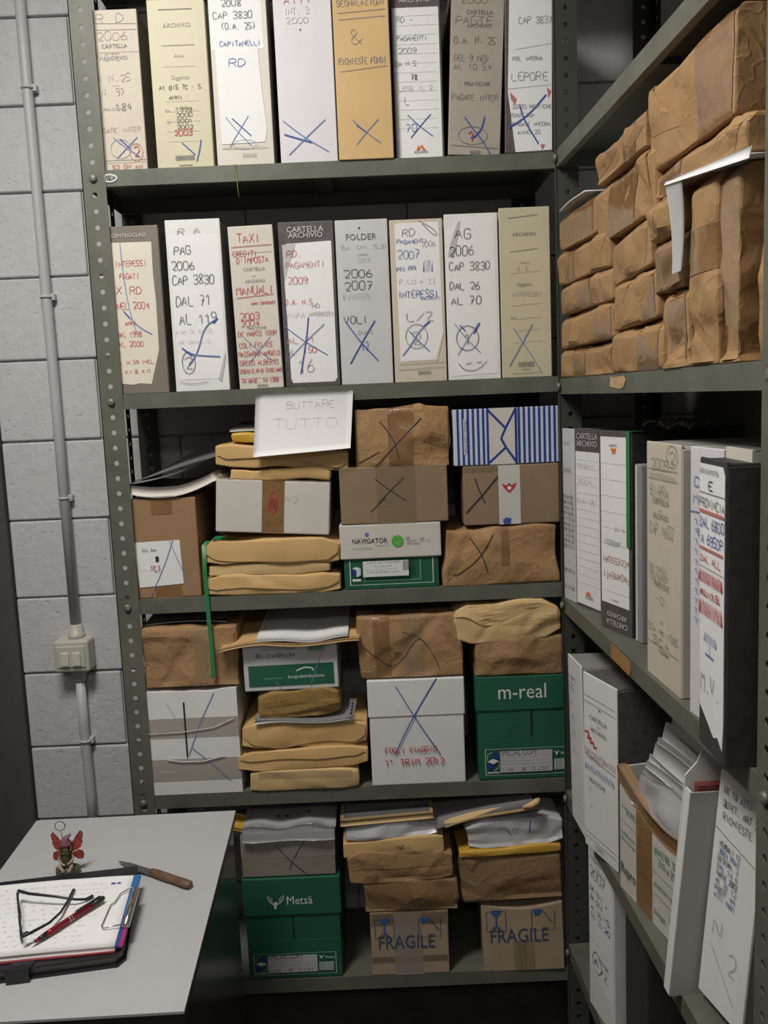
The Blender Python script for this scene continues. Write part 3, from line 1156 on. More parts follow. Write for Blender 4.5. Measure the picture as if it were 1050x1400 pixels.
def build_units():
    G = M['green_paint']
    ua = thing('shelf_unit', 'olive grey slotted-angle metal shelving standing against the block wall, five shelves in view', 'shelving', (0, 0, 0))
    ph = ZA[0] - .0165
    post(ua, 0, -.002, 1, 1, .05, .05, 2.62, ph, G)
    post(ua, 1.010, .0, -1, 1, .012, .05, 2.62, ph, G)
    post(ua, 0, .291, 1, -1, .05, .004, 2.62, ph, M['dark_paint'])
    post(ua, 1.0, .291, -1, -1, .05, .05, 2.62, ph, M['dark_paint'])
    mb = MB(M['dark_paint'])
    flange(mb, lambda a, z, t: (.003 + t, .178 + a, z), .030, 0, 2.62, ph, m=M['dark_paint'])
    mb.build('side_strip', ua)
    tray(ua, .002, .9985, .0004, .286, ZTOP, G)
    for z in ZA:
        tray(ua, .002, .9985, .0004, .286, z, G)
        bolt(ua, (.0245, -.002, z - .0165), (0, -1, 0))
    # oval maker's plate on the top shelf's edge
    mb = MB()
    mb.prism([(.0585 + .0165 * math.cos(i * math.pi / 14), -.0002, ZA[0] - .0165 + .0088 * math.sin(i * math.pi / 14)) for i in range(28)], (0, -.0012, 0), M['emblem_white'])
    mb.prism([(.0585 + .0130 * math.cos(i * math.pi / 14), -.0014, ZA[0] - .0165 + .0056 * math.sin(i * math.pi / 14)) for i in range(28)], (0, -.0003, 0), M['ink_black'])
    pl = mb.build('oval_plate', ua)
    f = Face(.021, .008, pl, eps=.002, x0=.048, z0=ZA[0] - .0205)
    f.marks([('h', '5190', 0, 1, .98, .9, 'emblem_white', .9)])
    f.flush()

    ub = thing('shelf_unit', 'olive grey metal shelving set at a right angle, loaded with paper-wrapped packs above files', 'shelving', (1.0, 0, 0), RB)
    phb = ZB[0] - .0165
    post(ub, 0.0015, -.002, 1, 1, .004, .05, 2.62, phb, M['shaded_paint'])
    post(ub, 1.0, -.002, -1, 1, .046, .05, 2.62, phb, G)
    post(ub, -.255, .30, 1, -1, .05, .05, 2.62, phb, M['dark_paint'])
    post(ub, 1.0, .30, -1, -1, .05, .05, 2.62, phb, G)
    tray(ub, -.25, .998, .0004, .295, ZTOP, G)
    for z in ZB:
        tray(ub, .004, .998, .0004, .295, z, G)
        bolt(ub, (.012, -.002, z - .0165), (0, -1, 0))
        bolt(ub, (.978, -.002, z - .0165), (0, -1, 0))
    mb = MB(M['chip'])
    rr = random.Random(5)
    mb.prism([(x + rr.uniform(-.003, .003), 0, z + rr.uniform(-.002, .002)) for x, z in ((.375, 1.596), (.40, 1.592), (.43, 1.590), (.455, 1.594), (.462, 1.606), (.45, 1.615), (.40, 1.613), (.378, 1.614))], (0, -.0009, 0))
    mb.build('tape_remnant', ub)
    mb = MB(M['chip_orange'])
    mb.prism([(x, 0, z) for x, z in ((.372, 1.102), (.475, 1.101), (.482, 1.112), (.478, 1.127), (.37, 1.130))], (0, -.0009, 0))
    mb.build('tape_remnant', ub)


build_units()


# ------------------------------------------------------------------ conduit and switch on the block wall
def build_wall_services():
    for (nm, z0, z1, lab, clips) in (('conduit_pipe', 1.045, 2.95, 'long grey plastic conduit running up the block wall above the switch box', (2.36, 1.872, 1.375)),
                                     ('conduit_pipe', .46, .90, 'short grey plastic conduit on the block wall below the switch box', (.735,))):
        t = thing(nm, lab, 'pipe', (-.199, .285, 0))
        mb = MB(M['pvc'])
        mb.tube([(0, 0, z0), (.001, 0, z0 + (z1 - z0) * .3), (-.001, 0, z0 + (z1 - z0) * .7), (0, 0, z1)], .0125, 16)
        mb.build('pipe', t)
        for zc in clips:
            mb = MB(M['pvc'])
            mb.bbox(.006, .021, -.004, .016, zc - .008, zc + .008, .002)
            mb.tube([(-.0140, .010, zc), (-.0140, 0, zc), (-.010, -.0102, zc), (0, -.0142, zc), (.010, -.0102, zc), (.0150, 0, zc), (.015, .012, zc)], .0032, 8)
            mb.build('saddle_clip', t)
    t = thing('switch_box', 'cream surface-mounted double light switch box on the block wall', 'light switch', (-.2035, .30, .972))
    mb = MB(M['pvc_box'])
    mb.bbox(-.045, .045, -.052, 0, -.041, .041, .006)
    mb.build('housing', t)
    mb = MB(M['pvc_box'])
    mb.bbox(-.036, .036, -.0555, -.05, -.028, .028, .002)
    fr = mb.build('cover_frame', t)
    mb = MB(M['rocker'])
    for x in (-.015, .015):
        mb = MB(M['rocker'])
        mb.bbox(x - .0105, x + .0105, -.0605, -.054, -.023, .012, .002)
        mb.build('rocker', t)
    for s in (1, -1):
        mb = MB(M['pvc_box'])
        mb.lathe([(.021, 0), (.021, .012), (.0175, .014), (.0165, .034), (.0145, .036)] if s > 0 else [(.0145, -.034), (.0165, -.032), (.0175, -.014), (.021, -.012), (.021, 0)], 20, c=(.0045, -.015, .040 * s))
        mb.build('cable_gland', t)


build_wall_services()


# ------------------------------------------------------------------ desk
ZD = .725


def build_desk():
    t = thing('desk', 'small grey laminate desk with black edge and dark glossy side panel', 'desk', (.06, -.45, 0))
    c = [(-.166, -.142), (.260, -.134), (.285, -.766), (-.145, -.775)]
    loc = lambda p, z: (p[0] - .06, p[1] + .45, z)
    mb = MB(M['desk_top'])
    mb.prism([loc(p, ZD - .004) for p in c][::-1], (0, 0, .004))
    mb.build('desktop', t)
    mb = MB(M['desk_edge'])
    k = [(-.164, -.144), (.2575, -.136), (.2825, -.7635), (-.143, -.7725)]
    mb.prism([loc(p, ZD - .026) for p in k][::-1], (0, 0, .022))
    mb.build('black_edge', t)
    mb = MB(M['desk_side'])
    a, b = Vector((.2545, -.150, 0)), Vector((.2785, -.755, 0))
    mb.prism([loc((a.x, a.y), 0), loc((b.x, b.y), 0), loc((b.x - .02, b.y), 0), loc((a.x - .02, a.y), 0)][::-1], (0, 0, ZD - .026))
    mb.build('side_panel', t)
    mb = MB(M['desk_side'])
    mb.prism([loc(p, 0) for p in ((-.155, -.16), (-.135, -.16), (-.118, -.755), (-.138, -.755))][::-1], (0, 0, ZD - .026))
    mb.build('side_panel', t)
    mb = MB(M['desk_side'])
    mb.prism([loc(p, .25) for p in ((-.134, -.165), (.234, -.165), (.234, -.18), (-.134, -.18))][::-1], (0, 0, ZD - .276))
    mb.build('back_panel', t)


build_desk()


def build_desk_things():
    # ---- black organiser folder
    t = thing('organiser_folder', 'black leatherette folder lying on the desk under the handwritten pad', 'folder', (0, -.54, ZD))
    P = [(-.13, .118), (.1195, .156), (.166, -.100), (.158, -.118), (-.02, -.146), (-.15, -.160)]
    mb = MB(M['leather'])
    mb.prism([(x, y, 0.0) for x, y in P][::-1], (0, 0, .004))
    mb.prism([(x * .985, y * .985, .016) for x, y in P][::-1], (0, 0, .004))
    mb.build('cover', t)
    mb = MB(M['plastic_dark'])
    mb.prism([(x * .965, y * .95, .0042) for x, y in P][::-1], (0, 0, .0116))
    mb.build('page_block', t)
    mb = MB(M['leather'])
    a = Vector((.0, -.1455, 0))
    mb.prism([(-.004, -.151, .001), (.030, -.146, .001), (.030, -.142, .001), (-.004, -.147, .001)][::-1], (0, 0, .021))
    mb.prism([(-.004, -.151, .0205), (.030, -.146, .0205), (.034, -.105, .0205), (0, -.11, .0205)][::-1], (0, 0, .0016))
    mb.build('strap', t)

    # ---- pad of paper with coloured dividers and a wire clip
    zt = .0205
    t = thing('paper_pad', 'pad of handwritten white sheets with blue edge and wire clip on the desk', 'notepad', (0, -.54, ZD + zt))
    Q = [(-.125, .084), (.126, .101), (.152, -.108), (-.021, -.125), (-.138, -.138)]
    mb = MB(M['red_sheet'])
    mb.prism([(x * 1.004, y - .003, .0003) for x, y in Q][::-1], (0, 0, .0022))
    mb.build('red_divider', t)
    mb = MB(M['paper'])

    def page(u, v):
        a = Vector(Q[0]).lerp(Vector(Q[4]), v)
        b = Vector(Q[1]).lerp(Vector(Q[2]), v)
        p = a.lerp(b, u)
        return (p.x, p.y, .0105 + .002 * math.sin(u * 3.1) - .0015 * v * v + .0008 * noise.noise((u * 4, v * 4, 2)))
    mb.grid(lambda u, v: page(u, 1 - v), 18, 12, M['paper'], thick=.0075)
    pg = mb.build('sheets', t)
    wr = MB()
    rr = random.Random(8)
    for r_ in range(13):
        v = .10 + r_ * .065
        u = .08 + rr.uniform(0, .12)
        while u < .82:
            if rr.random() < .72:
                wd = rr.uniform(.012, .035)
                pts = []
                for q in range(5):
                    p = Vector(page(u + wd * q / 4, v + (.012 if q % 2 else -.006) + .02 * u))
                    pts.append(p + Vector((0, 0, .0004)))
                wr.tube(pts, .00025, 4, M['faint'])
            u += rr.uniform(.03, .06)
    write_on(pg, wr, None)
    mb = MB()
    for (u0, u1) in ((.86, .89), (.9, .925)):
        mb.add([Vector(page(u, v)) + Vector((0, 0, .0005)) for u, v in ((u0, .13), (u1, .13), (u1, .105), (u0, .105))], [(0, 1, 2, 3)], M['ink_blue'])
    write_on(pg, mb, None)
    for nm, m, a0, a1, v0, v1 in (('blue_divider', 'blue_div', 0, .0115, 0, .62), ('navy_divider', 'navy', 0, .007, .62, 1.0), ('magenta_divider', 'magenta', .007, .0125, .60, 1.0)):
        mb = MB(M[m])
        e0, e1 = Vector(Q[1]), Vector(Q[2])
        p0, p1 = e0.lerp(e1, v0), e0.lerp(e1, v1)
        mb.prism([(p0.x + a0, p0.y + .002, .006), (p0.x + a1, p0.y + .003, .006), (p1.x + a1, p1.y, .006), (p1.x + a0, p1.y, .006)][::-1], (0, 0, .004))
        mb.build(nm, t)
    mb = MB(M['chrome'])
    mb.prism([(.1385, .046, .0112), (.150, .048, .0112), (.163, -.062, .0112), (.151, -.064, .0112)][::-1], (0, 0, .004))
    mb.tube([(.144, .047, .015), (.157, -.063, .015)], .0045, 10)
    cl = mb.build('clip_bar', t)
    mb = MB(M['chrome'])
    mb.tube([(.146, .047, .016), (.134, .050, .016), (.121, .036, .014), (.118, .010, .0135), (.1135, .002, .0135), (.1165, -.058, .0135), (.122, -.066, .014), (.150, -.060, .016)], .0011, 8)
    mb.build('clip_wire', t)

    # ---- spectacles lying on the pad
    t = thing('eyeglasses', 'dark framed spectacles with one arm folded in, lying on the pad', 'glasses', (0, -.58, ZD + zt + .0125))
    F0, F1 = Vector((-.0515, .067, 0)), Vector((.009, -.068, 0))
    ax = (F1 - F0).normalized()
    upv = Vector((-.0, 0, 1))
    mb = MB(M['glasses'])

    def rim(c0, wd, ht):
        c = F0 + ax * c0
        return [c + ax * (wd * math.copysign(abs(math.cos(a)) ** .7, math.cos(a))) + upv * (ht + ht * math.copysign(abs(math.sin(a)) ** .8, math.sin(a))) + Vector((-.002, 0, .001)) for a in [i * math.pi / 12 for i in range(24)]]
    for c0 in (.037, .110):
        mb.tube(rim(c0, .0255, .0135), .0019, 8, closed=True)
    c = F0 + ax * .0735
    mb.tube([c - ax * .012 + upv * .018, c + upv * .021, c + ax * .012 + upv * .018], .0014, 8)
    for e in (.011, .137):
        c = F0 + ax * e
        mb.tube([c + upv * .02, c + upv * .021 + ax * (-.007 if e < .05 else .007), c + upv * .02 + Vector((.008, .002, 0))], .0018, 8)
    mb.build('front_frame', t)
    for c0 in (.037, .110):
        mb = MB(M['lens'])
        rp = rim(c0, .0248, .0130)
        cc = sum(rp, Vector()) / len(rp)
        off = Vector((.0006, .0003, 0))
        mb.prism([p - off for p in rp], off * 2)
        mb.build('lens', t)
    mb = MB(M['glasses'])
    mb.tube([F0 + upv * .020, (-.03, .058, .019), (.02, .050, .016), (.052, .049, .010), (.066, .058, .004), (.074, .070, .0025)], .0017, 8, radii=[.0028, .0026, .0022, .0021, .0024, .0032])
    mb.build('temple', t)
    mb = MB(M['glasses'])
    mb.tube([F1 + upv * .020, (.018, -.055, .018), (.034, -.022, .013), (.040, .012, .010), (.038, .050, .006), (.034, .092, .0025)], .0017, 8, radii=[.0028, .0026, .0022, .0021, .0024, .0032])
    mb.build('temple', t)

    # ---- pen
    a, b = Vector((.021, -.647, ZD + zt + .0185)), Vector((.098, -.524, ZD + zt + .0195))
    d = (b - a)
    L = d.length
    t = thing('ballpoint_pen', 'dark red ballpoint pen with black ends lying on the pad', 'pen', a)
    t.rotation_euler = d.to_track_quat('X', 'Z').to_euler()
    mb = MB(M['pen_red'])
    mb.tube([(.028, 0, 0), (.04, 0, 0), (L * .82, 0, 0)], .0049, 14)
    mb.tube([(.008, 0, 0), (.014, 0, 0)], .0031, 12)
    br = mb.build('barrel', t)
    mb = MB(M['chrome'])
    for x in (.072, .077):
        mb.tube([(x, 0, 0), (x + .0016, 0, 0)], .0051, 14)
    mb.tube([(0, 0, 0), (.008, 0, 0)], .002, 10, radii=[.0006, .0028])
    mb.build('rings', br)
    mb = MB(M['pen_dark'])
    mb.tube([(.014, 0, 0), (.028, 0, 0)], .0042, 14, radii=[.0033, .0049])
    mb.build('grip', t)
    mb = MB(M['pen_dark'])
    mb.tube([(L * .82, 0, 0), (L * .97, 0, 0), (L, 0, 0)], .005, 14, radii=[.005, .0048, .0036])
    mb.build('push_button', t)
    mb = MB(M['pen_dark'])
    mb.bbox(L * .60, L * .95, -.0016, .0016, .0062, .0078, .0006)
    mb.box(L * .90, L * .95, -.0016, .0016, .004, .0068)
    mb.build('pocket_clip', t)

    # ---- knife
    a, b = Vector((.067, -.338, ZD + .001)), Vector((.228, -.439, ZD + .001))
    d = b - a
    L = d.length
    t = thing('kitchen_knife', 'small old knife with worn wooden handle lying on the desk', 'knife', a)
    t.rotation_euler = (0, 0, math.atan2(d.y, d.x))
    mb = MB(M['steel'])
    mb.prism([(0, -.001, .004), (.03, -.0085, .004), (.06, -.0105, .004), (.098, -.0085, .004), (.098, .0065, .004), (.06, .0065, .004), (.025, .005, .004)], (0, 0, .0014))
    mb.build('blade', t)
    mb = MB(M['wood'])
    prof = [(.090, .0062), (.098, .0085), (.125, .0095), (.150, .0085), (.172, .0098), (L - .004, .0088), (L, .005)]
    vs, fs = [], []
    n = 14
    for x, r in prof:
        for j in range(n):
            an = 2 * math.pi * j / n
            vs.append((x, -.001 + r * math.cos(an), .0066 + min(r, .0066) * math.sin(an)))
    for i in range(len(prof) - 1):
        for j in range(n):
            fs.append((i * n + j, i * n + (j + 1) % n, (i + 1) * n + (j + 1) % n, (i + 1) * n + j))
    fs += [tuple(range(n))[::-1], tuple(range((len(prof) - 1) * n, len(prof) * n))]
    mb.add(vs, fs, None, True)
    mb.build('handle', t)

    build_figurine()


def skin_mesh(name, nodes, edges, m, parent, levels=2):
    """continuous body grown round a skeleton: nodes = [(pos, radius)]"""
    me = bpy.data.meshes.new(name)
    me.from_pydata([n[0] for n in nodes], edges, [])
    o = bpy.data.objects.new(name, me)
    COL.objects.link(o)
    sk = o.modifiers.new('skin', 'SKIN')
    sk.use_smooth_shade = True
    for i, n in enumerate(nodes):
        r = n[1]
        me.skin_vertices[0].data[i].radius = (r, r) if not isinstance(r, tuple) else r
    me.skin_vertices[0].data[0].use_root = True
    ss = o.modifiers.new('smooth', 'SUBSURF')
    ss.levels = ss.render_levels = levels
    dg = bpy.context.evaluated_depsgraph_get()
    me2 = bpy.data.meshes.new_from_object(o.evaluated_get(dg))
    me2.name = name
    bpy.data.objects.remove(o)
    me2.materials.clear()
    me2.materials.append(m)
    for p in me2.polygons:
        p.use_smooth = True
        p.material_index = 0
    o2 = bpy.data.objects.new(name, me2)
    COL.objects.link(o2)
    o2.parent = parent
    return o2


def build_figurine():
    t = thing('fairy_figurine', 'tiny seated winged gnome figurine with a pointed hat and wire loop on the desk', 'figurine', (-.020, -.368, ZD))
    t.rotation_euler = (0, 0, .06)
    mb = MB(M['rock'])
    bm = bmesh.new()
    bmesh.ops.create_icosphere(bm, subdivisions=4, radius=1)
    for v in bm.verts:
        n = noise.noise(v.co * 2.2) * .12 + noise.noise(v.co * 5) * .06
        c = v.co * (1 + n)
        v.co = Vector((c.x * .0225, c.y * .017, max(0, .0085 + c.z * .0105)))
    bm.verts.index_update()
    mb.add([v.co[:] for v in bm.verts], [[v.index for v in f.verts] for f in bm.faces], None, True)
    bm.free()
    mb.build('rock_base', t)
    N = [((0, .001, .023), .0085), ((0, .001, .033), .0072), ((0, 0, .042), .0058), ((0, -.001, .048), .0032), ((0, -.002, .055), .0075),
         ((-.010, 0, .0415), .0032), ((-.0135, -.004, .032), .0026), ((-.006, -.0115, .0255), .0023), ((.001, -.0135, .0235), .0024),
         ((.010, 0, .0415), .0032), ((.0135, -.004, .033), .0026), ((.0085, -.011, .0275), .0023), ((.003, -.0135, .0250), .0024),
         ((-.007, -.004, .020), .0048), ((-.0115, -.012, .0215), .0042), ((-.004, -.0155, .0145), .0034), ((-.003, -.0185, .012), .0030),
         ((.007, -.004, .020), .0048), ((.0115, -.011, .0205), .0042), ((.007, -.0160, .0135), .0034), ((.006, -.0185, .0115), .0030)]
    E = [(0, 1), (1, 2), (2, 3), (3, 4), (2, 5), (5, 6), (6, 7), (7, 8), (2, 9), (9, 10), (10, 11), (11, 12), (0, 13), (13, 14), (14, 15), (15, 16), (0, 17), (17, 18), (18, 19), (19, 20)]
    skin_mesh('body', N, E, M['fig_skin'], t, 2)
    # face: nose, cheeks, brow
    mb = MB(M['fig_skin'])
    mb.tube([(0, -.0088, .0565), (0, -.0112, .0540), (0, -.0090, .0532)], .0014, 8, radii=[.0009, .0017, .0011])
    for x in (-.0033, .0033):
        mb.tube([(x, -.0078, .0535), (x * 1.2, -.0086, .0525), (x * 1.1, -.0075, .0515)], .0016, 8, radii=[.0007, .0016, .0007])
    mb.tube([(-.0022, -.0090, .0495), (0, -.0095, .0490), (.0022, -.0090, .0495)], .0007, 6)
    fc = mb.build('facial_features', t)
    mb = MB(M['fig_hair'])
    for x in (-.003, .003):
        mb.tube([(x - .001, -.0089, .0562), (x + .001, -.0089, .0562)], .0008, 6)
    mb.build('eyes', fc)
    mb = MB(M['fig_dress'])
    mb.lathe([(.0105, .0215), (.0098, .027), (.0086, .034), (.0070, .041), (.0042, .0445)], 18, c=(0, .0006, 0))
    mb.build('tunic', t)
    mb = MB(M['fig_hair'])
    rr = random.Random(4)
    for i in range(14):
        a = math.pi * (i / 13) - .12 * math.pi + rr.uniform(-.05, .05)
        a = -.05 * math.pi + 1.10 * math.pi * i / 13
        x, y = math.cos(a), math.sin(a)
        mb.tube([(x * .0070, y * .0065, .060), (x * .0092, y * .0085 - .001, .052), (x * .0098 + rr.uniform(-.001, .001), y * .0085 - .002, .044), (x * .0085, y * .007 - .003, .036 + rr.uniform(-.002, .002))], .0022, 7, radii=[.0018, .0026, .0024, .001])
    for x in (-.0090, .0090):
        mb.tube([(x, -.0015, .0600), (x * 1.2, -.0050, .049), (x * .95, -.0085, .040), (x * .8, -.0095, .033)], .002, 7, radii=[.0015, .0023, .002, .0008])
    mb.build('hair', t)
    mb = MB(M['fig_hat'])
    mb.tube([(0, .0005, .0605), (0, 0, .0625), (.0006, -.0005, .0668), (.0022, -.0005, .0715), (.0055, 0, .0745), (.0088, .001, .0765), (.0098, .001, .0795)], .01, 18, radii=[.0112, .0106, .0088, .0062, .0038, .0023, .0014])
    mb.build('hat', t)
    for s in (-1, 1):
        for nm, pts in (('upper_wing', [(.004, .038), (.006, .056), (.015, .0655), (.0255, .0795), (.0290, .0740), (.0285, .0665), (.0265, .0625), (.0275, .0555), (.0245, .0470), (.018, .0425), (.010, .0405)]),
                        ('lower_wing', [(.004, .035), (.012, .039), (.020, .0415), (.0270, .0385), (.0285, .0310), (.0265, .0240), (.0210, .0235), (.0140, .0270)])):
            mb = MB(M['fig_wing'])
            mb.prism([(s * x, .0085 + .1 * x + (.02 * (z - .04) if nm[0] == 'u' else 0), z) for x, z in pts], (0, .0014, 0))
            w = mb.build(nm, t)
            mb = MB(M['fig_wing_edge'])
            mb.tube([(s * x, .0088 + .1 * x + (.02 * (z - .04) if nm[0] == 'u' else 0), z) for x, z in pts[2:8]], .0009, 6)
            mb.build('wing_edge', w)
    mb = MB(M['pen_dark'])
    mb.tube([(-.0045, .004, .058), (-.0058, .004, .072), (-.0080, .004, .0855)], .0006, 6)
    mb.tube([(-.0085 + .0092 * math.cos(i * math.pi / 12), .004, .0945 + .0092 * math.sin(i * math.pi / 12)) for i in range(24)], .0007, 6, closed=True)
    mb.tube([(.0005, .004, .0968), (.0022, .004, .0955)], .0011, 6)
    mb.build('wire_loop', t)


build_desk_things()


# ------------------------------------------------------------------ files on the two upper shelves of the back unit
def cartella(dark=True, f=.07):
    """printed header of a dark file box"""
    return [('p', 'CARTELLA', .16, .82, f - .012, 'print_light'), ('p', 'ARCHIVIO', .18, .80, f + .022, 'print_light')]


def cartella_plain(f0=.16, ink='print_grey'):
    return [('p', 'CARTELLA', .28, .78, f0, ink), ('p', 'per', .47, .56, f0 + .035, 'faint'), ('p', 'ARCHIVIO', .30, .76, f0 + .072, ink)]


def xw(x0, x1, y, z):
    return ((x0 + x1) / 2, y, z)


GA, GB = 'file boxes on the top shelf', 'file boxes on the second shelf'


def row_one():
    z = ZA[0]
    binder('cream file box with a red ringed 2, first on the top shelf', xw(.030, .137, .012, z), .107, .322, .25, M['cream'], M['taupe_card'], [
        ('l', .02, .08, .98, .09, 'faint', 1), ('l', .02, .12, .98, .125, 'faint', 1), ('l', .02, .26, .98, .26, 'faint', .8), ('l', .02, .93, .98, .93, 'faint', 1.2), ('l', .02, .945, .98, .945, 'faint', .8),
        ('h', 'R D', .18, .75, .08, .05, 'faint', 1.2), ('h', '2006', .18, .8, .185, .05, 'faint', 1.2), ('h', 'PAGTE', .1, .62, .31, .04, 'faint', 1.2),
        ('h', 'OA N.25', .02, .8, .44, .045, 'faint', 1.3), ('h', 'O.N. 97', .02, .66, .53, .045, 'faint', 1.3), ('h', '184', .46, .78, .62, .045, 'pencil', 1.4), ('h', 'PAGARE INTER', .02, .92, .755, .03, 'faint', 1.2),
        ('o', .50, .86, .2, .06, 'faint', 1.2), ('h', '2', .73, .87, .915, .06, 'ink_red', 1.8), ('o', .80, .885, .13, .055, 'ink_red2', 1.2), ('h', 'S. 52 GN AN', .08, .9, .985, .025, 'ink_red2', 1.3),
        ('x', .62, .855, .5, .13, 'ink_blue2', 2.4), ('l', .5, .80, .7, .865, 'ink_blue', 2.4), ('p', 'PRATICHE', .22, .62, .62, 'faint'), ('p', 'Anno', .43, .57, .47, 'faint2')] + cartella_plain(.235, 'pencil'), seed=11, group=GA)
    binder('yellowed file box with years 1999 to 2003 in a column, second on the top shelf', xw(.160, .279, .006, z), .119, .335, .25, M['yellow_card'], M['yellow_card'], [
        ('l', .2, .06, .78, .06, 'pencil', 1.3), ('l', .22, .27, .78, .27, 'pencil', 1), ('l', .22, .395, .78, .395, 'faint', .7), ('p', 'ARCHIVIO', .26, .74, .165, 'faint'), ('p', 'Anno', .42, .6, .34, 'faint'), ('p', 'Oggetto', .34, .66, .47, 'faint'),
        ('h', 'A1 BIS TC - 5', .12, .86, .53, .025, 'ink_black', 1.1), ('h', 'ANNI :', .28, .64, .588, .023, 'ink_black', 1.1), ('h', '1999', .38, .68, .66, .024, 'ink_black', 1.1), ('h', '2000', .38, .68, .695, .024, 'ink_black', 1.1),
        ('h', '2001', .38, .68, .73, .024, 'ink_black', 1.1), ('h', '2002', .38, .68, .765, .024, 'ink_black', 1.1), ('h', '2003', .32, .66, .805, .034, 'ink_red', 1.6), ('p', 'Da', .2, .28, .66, 'faint'), ('p', 'al', .22, .28, .73, 'faint')]
        + ruled(.60, .84, 5, 'faint', .2, .8) + [('w', [(.46, .85), (.58, .89), (.68, .925)], 'ink_blue', 2.2), ('w', [(.80, .835), (.76, .90), (.70, .965)], 'ink_blue', 2.2), ('b', .33, .66, .925, .955, 'print_grey'), ('l', .38, .985, .62, .985, 'pencil', 1.5)], seed=12, group=GA)
    binder('cream file box with white label CAP 3830 and blank flap, top shelf', xw(.287, .407, .004, z), .120, .362, .25, M['cream_pale'], M['edge_grey'], [
        ('h', 'PAGAMENTI', .1, .78, .085, .03, 'ink_blue', 1.2), ('h', '2008', .22, .58, .13, .035, 'ink_black', 1.2), ('h', 'CAP 3830', .07, .76, .195, .038, 'ink_black', 1.2), ('h', '(O.A. 25)', .2, .8, .255, .035, 'ink_black', 1.2),
        ('h', 'CAPITANELLI', .16, .88, .345, .025, 'ink_blue', 1.2), ('h', 'RD', .28, .60, .455, .045, 'ink_blue', 1.4), ('l', .1, .9, .85, .9, 'faint', 1), ('x', .40, .815, .42, .17, 'ink_blue2', 2.4), ('l', .3, .74, .62, .84, 'ink_blue', 2.4),
        ('o', .5, .885, .2, .025, 'faint', .9), ('b', .45, .68, .935, .955, 'faint'), ('l', .1, .905, .9, .908, 'faint', 1)],
        papers=[(RECT(.02, .92, 0, .365), M['paper']), ([(.08, .36), (.82, .36), (.85, .60), (.9, .80), (.86, .875), (.10, .882)], M['paper'], 'paper_flap')], seed=13, group=GA)
    binder('plain lavender-white file box with large blue cross, beside the apricot one', xw(.421, .541, .004, z), .120, .362, .25, M['lavender'], M['edge_grey'], [
        ('h', 'ATTI', .18, .68, .13, .04, 'ink_red2', 1.4), ('h', 'INT. 3', .18, .62, .185, .035, 'faint2', 1.3), ('h', '2000', .2, .6, .235, .03, 'faint2', 1.3), ('c', .45, .27, .0017, 'ink_black'), ('x', .46, .86, .78, .19, 'ink_blue2', 2.6), ('l', .08, .84, .55, .89, 'ink_blue', 2.8)], seed=14, group=GA)
    binder('apricot file box reading SEGNALAZIONI & RICHIESTE FONDI on the top shelf', xw(.544, .659, -.004, z), .115, .362, .25, M['orange_card'], M['edge_grey'], [
        ('h', 'SEGNALAZIONI', .06, .94, .162, .032, 'pencil', 1.2), ('l', .08, .20, .94, .185, 'pencil', 1.1), ('l', .1, .235, .94, .222, 'pencil', 1.1), ('h', '&', .28, .52, .365, .08, 'pencil', 1.3),
        ('h', 'RICHIESTE FONDI', .06, .93, .475, .034, 'pencil', 1.2), ('l', .1, .515, .94, .49, 'pencil', 1.1), ('x', .52, .85, .5, .14, 'ink_blue2', 2.2), ('l', .34, .81, .52, .852, 'ink_blue', 2.4)], seed=15, group=GA)
    binder('dark marbled file box with ruled white label and orange emblem on the top shelf', xw(.664, .768, .022, z), .104, .362, .25, M['dark_card'], M['dark_card'],
        cartella(f=.105) + ruled(.2, .82, 13, 'faint2', .06, .9) + [('h', 'RD -', .1, .45, .235, .03, 'pencil', 1.1), ('h', 'PAGAMENTI', .1, .72, .335, .026, 'pencil', 1.1), ('h', '2009', .12, .5, .405, .03, 'pencil', 1.1), ('h', 'OA N.5', .05, .48, .475, .026, 'pencil', 1.1), ('h', '78', .36, .50, .55, .028, 'ink_black', 1.4),
        ('h', 'L', .22, .32, .69, .04, 'pencil', 1.2), ('h', 'LEGG IL 2', .1, .8, .61, .025, 'faint', 1), ('h', '70', .22, .46, .84, .04, 'ink_blue2', 1.6), ('x', .52, .81, .5, .13, 'ink_blue', 2.8), ('y', [(.42, .945), (.47, .915), (.50, .93), (.54, .912), (.62, .945), (.55, .945), (.52, .928), (.48, .945)], 'orange_ink'), ('p', 'esselte', .38, .66, .962, 'print_grey')],
        papers=[(RECT(.03, .96, .155, .985), M['paper'])], seed=16, group=GA)
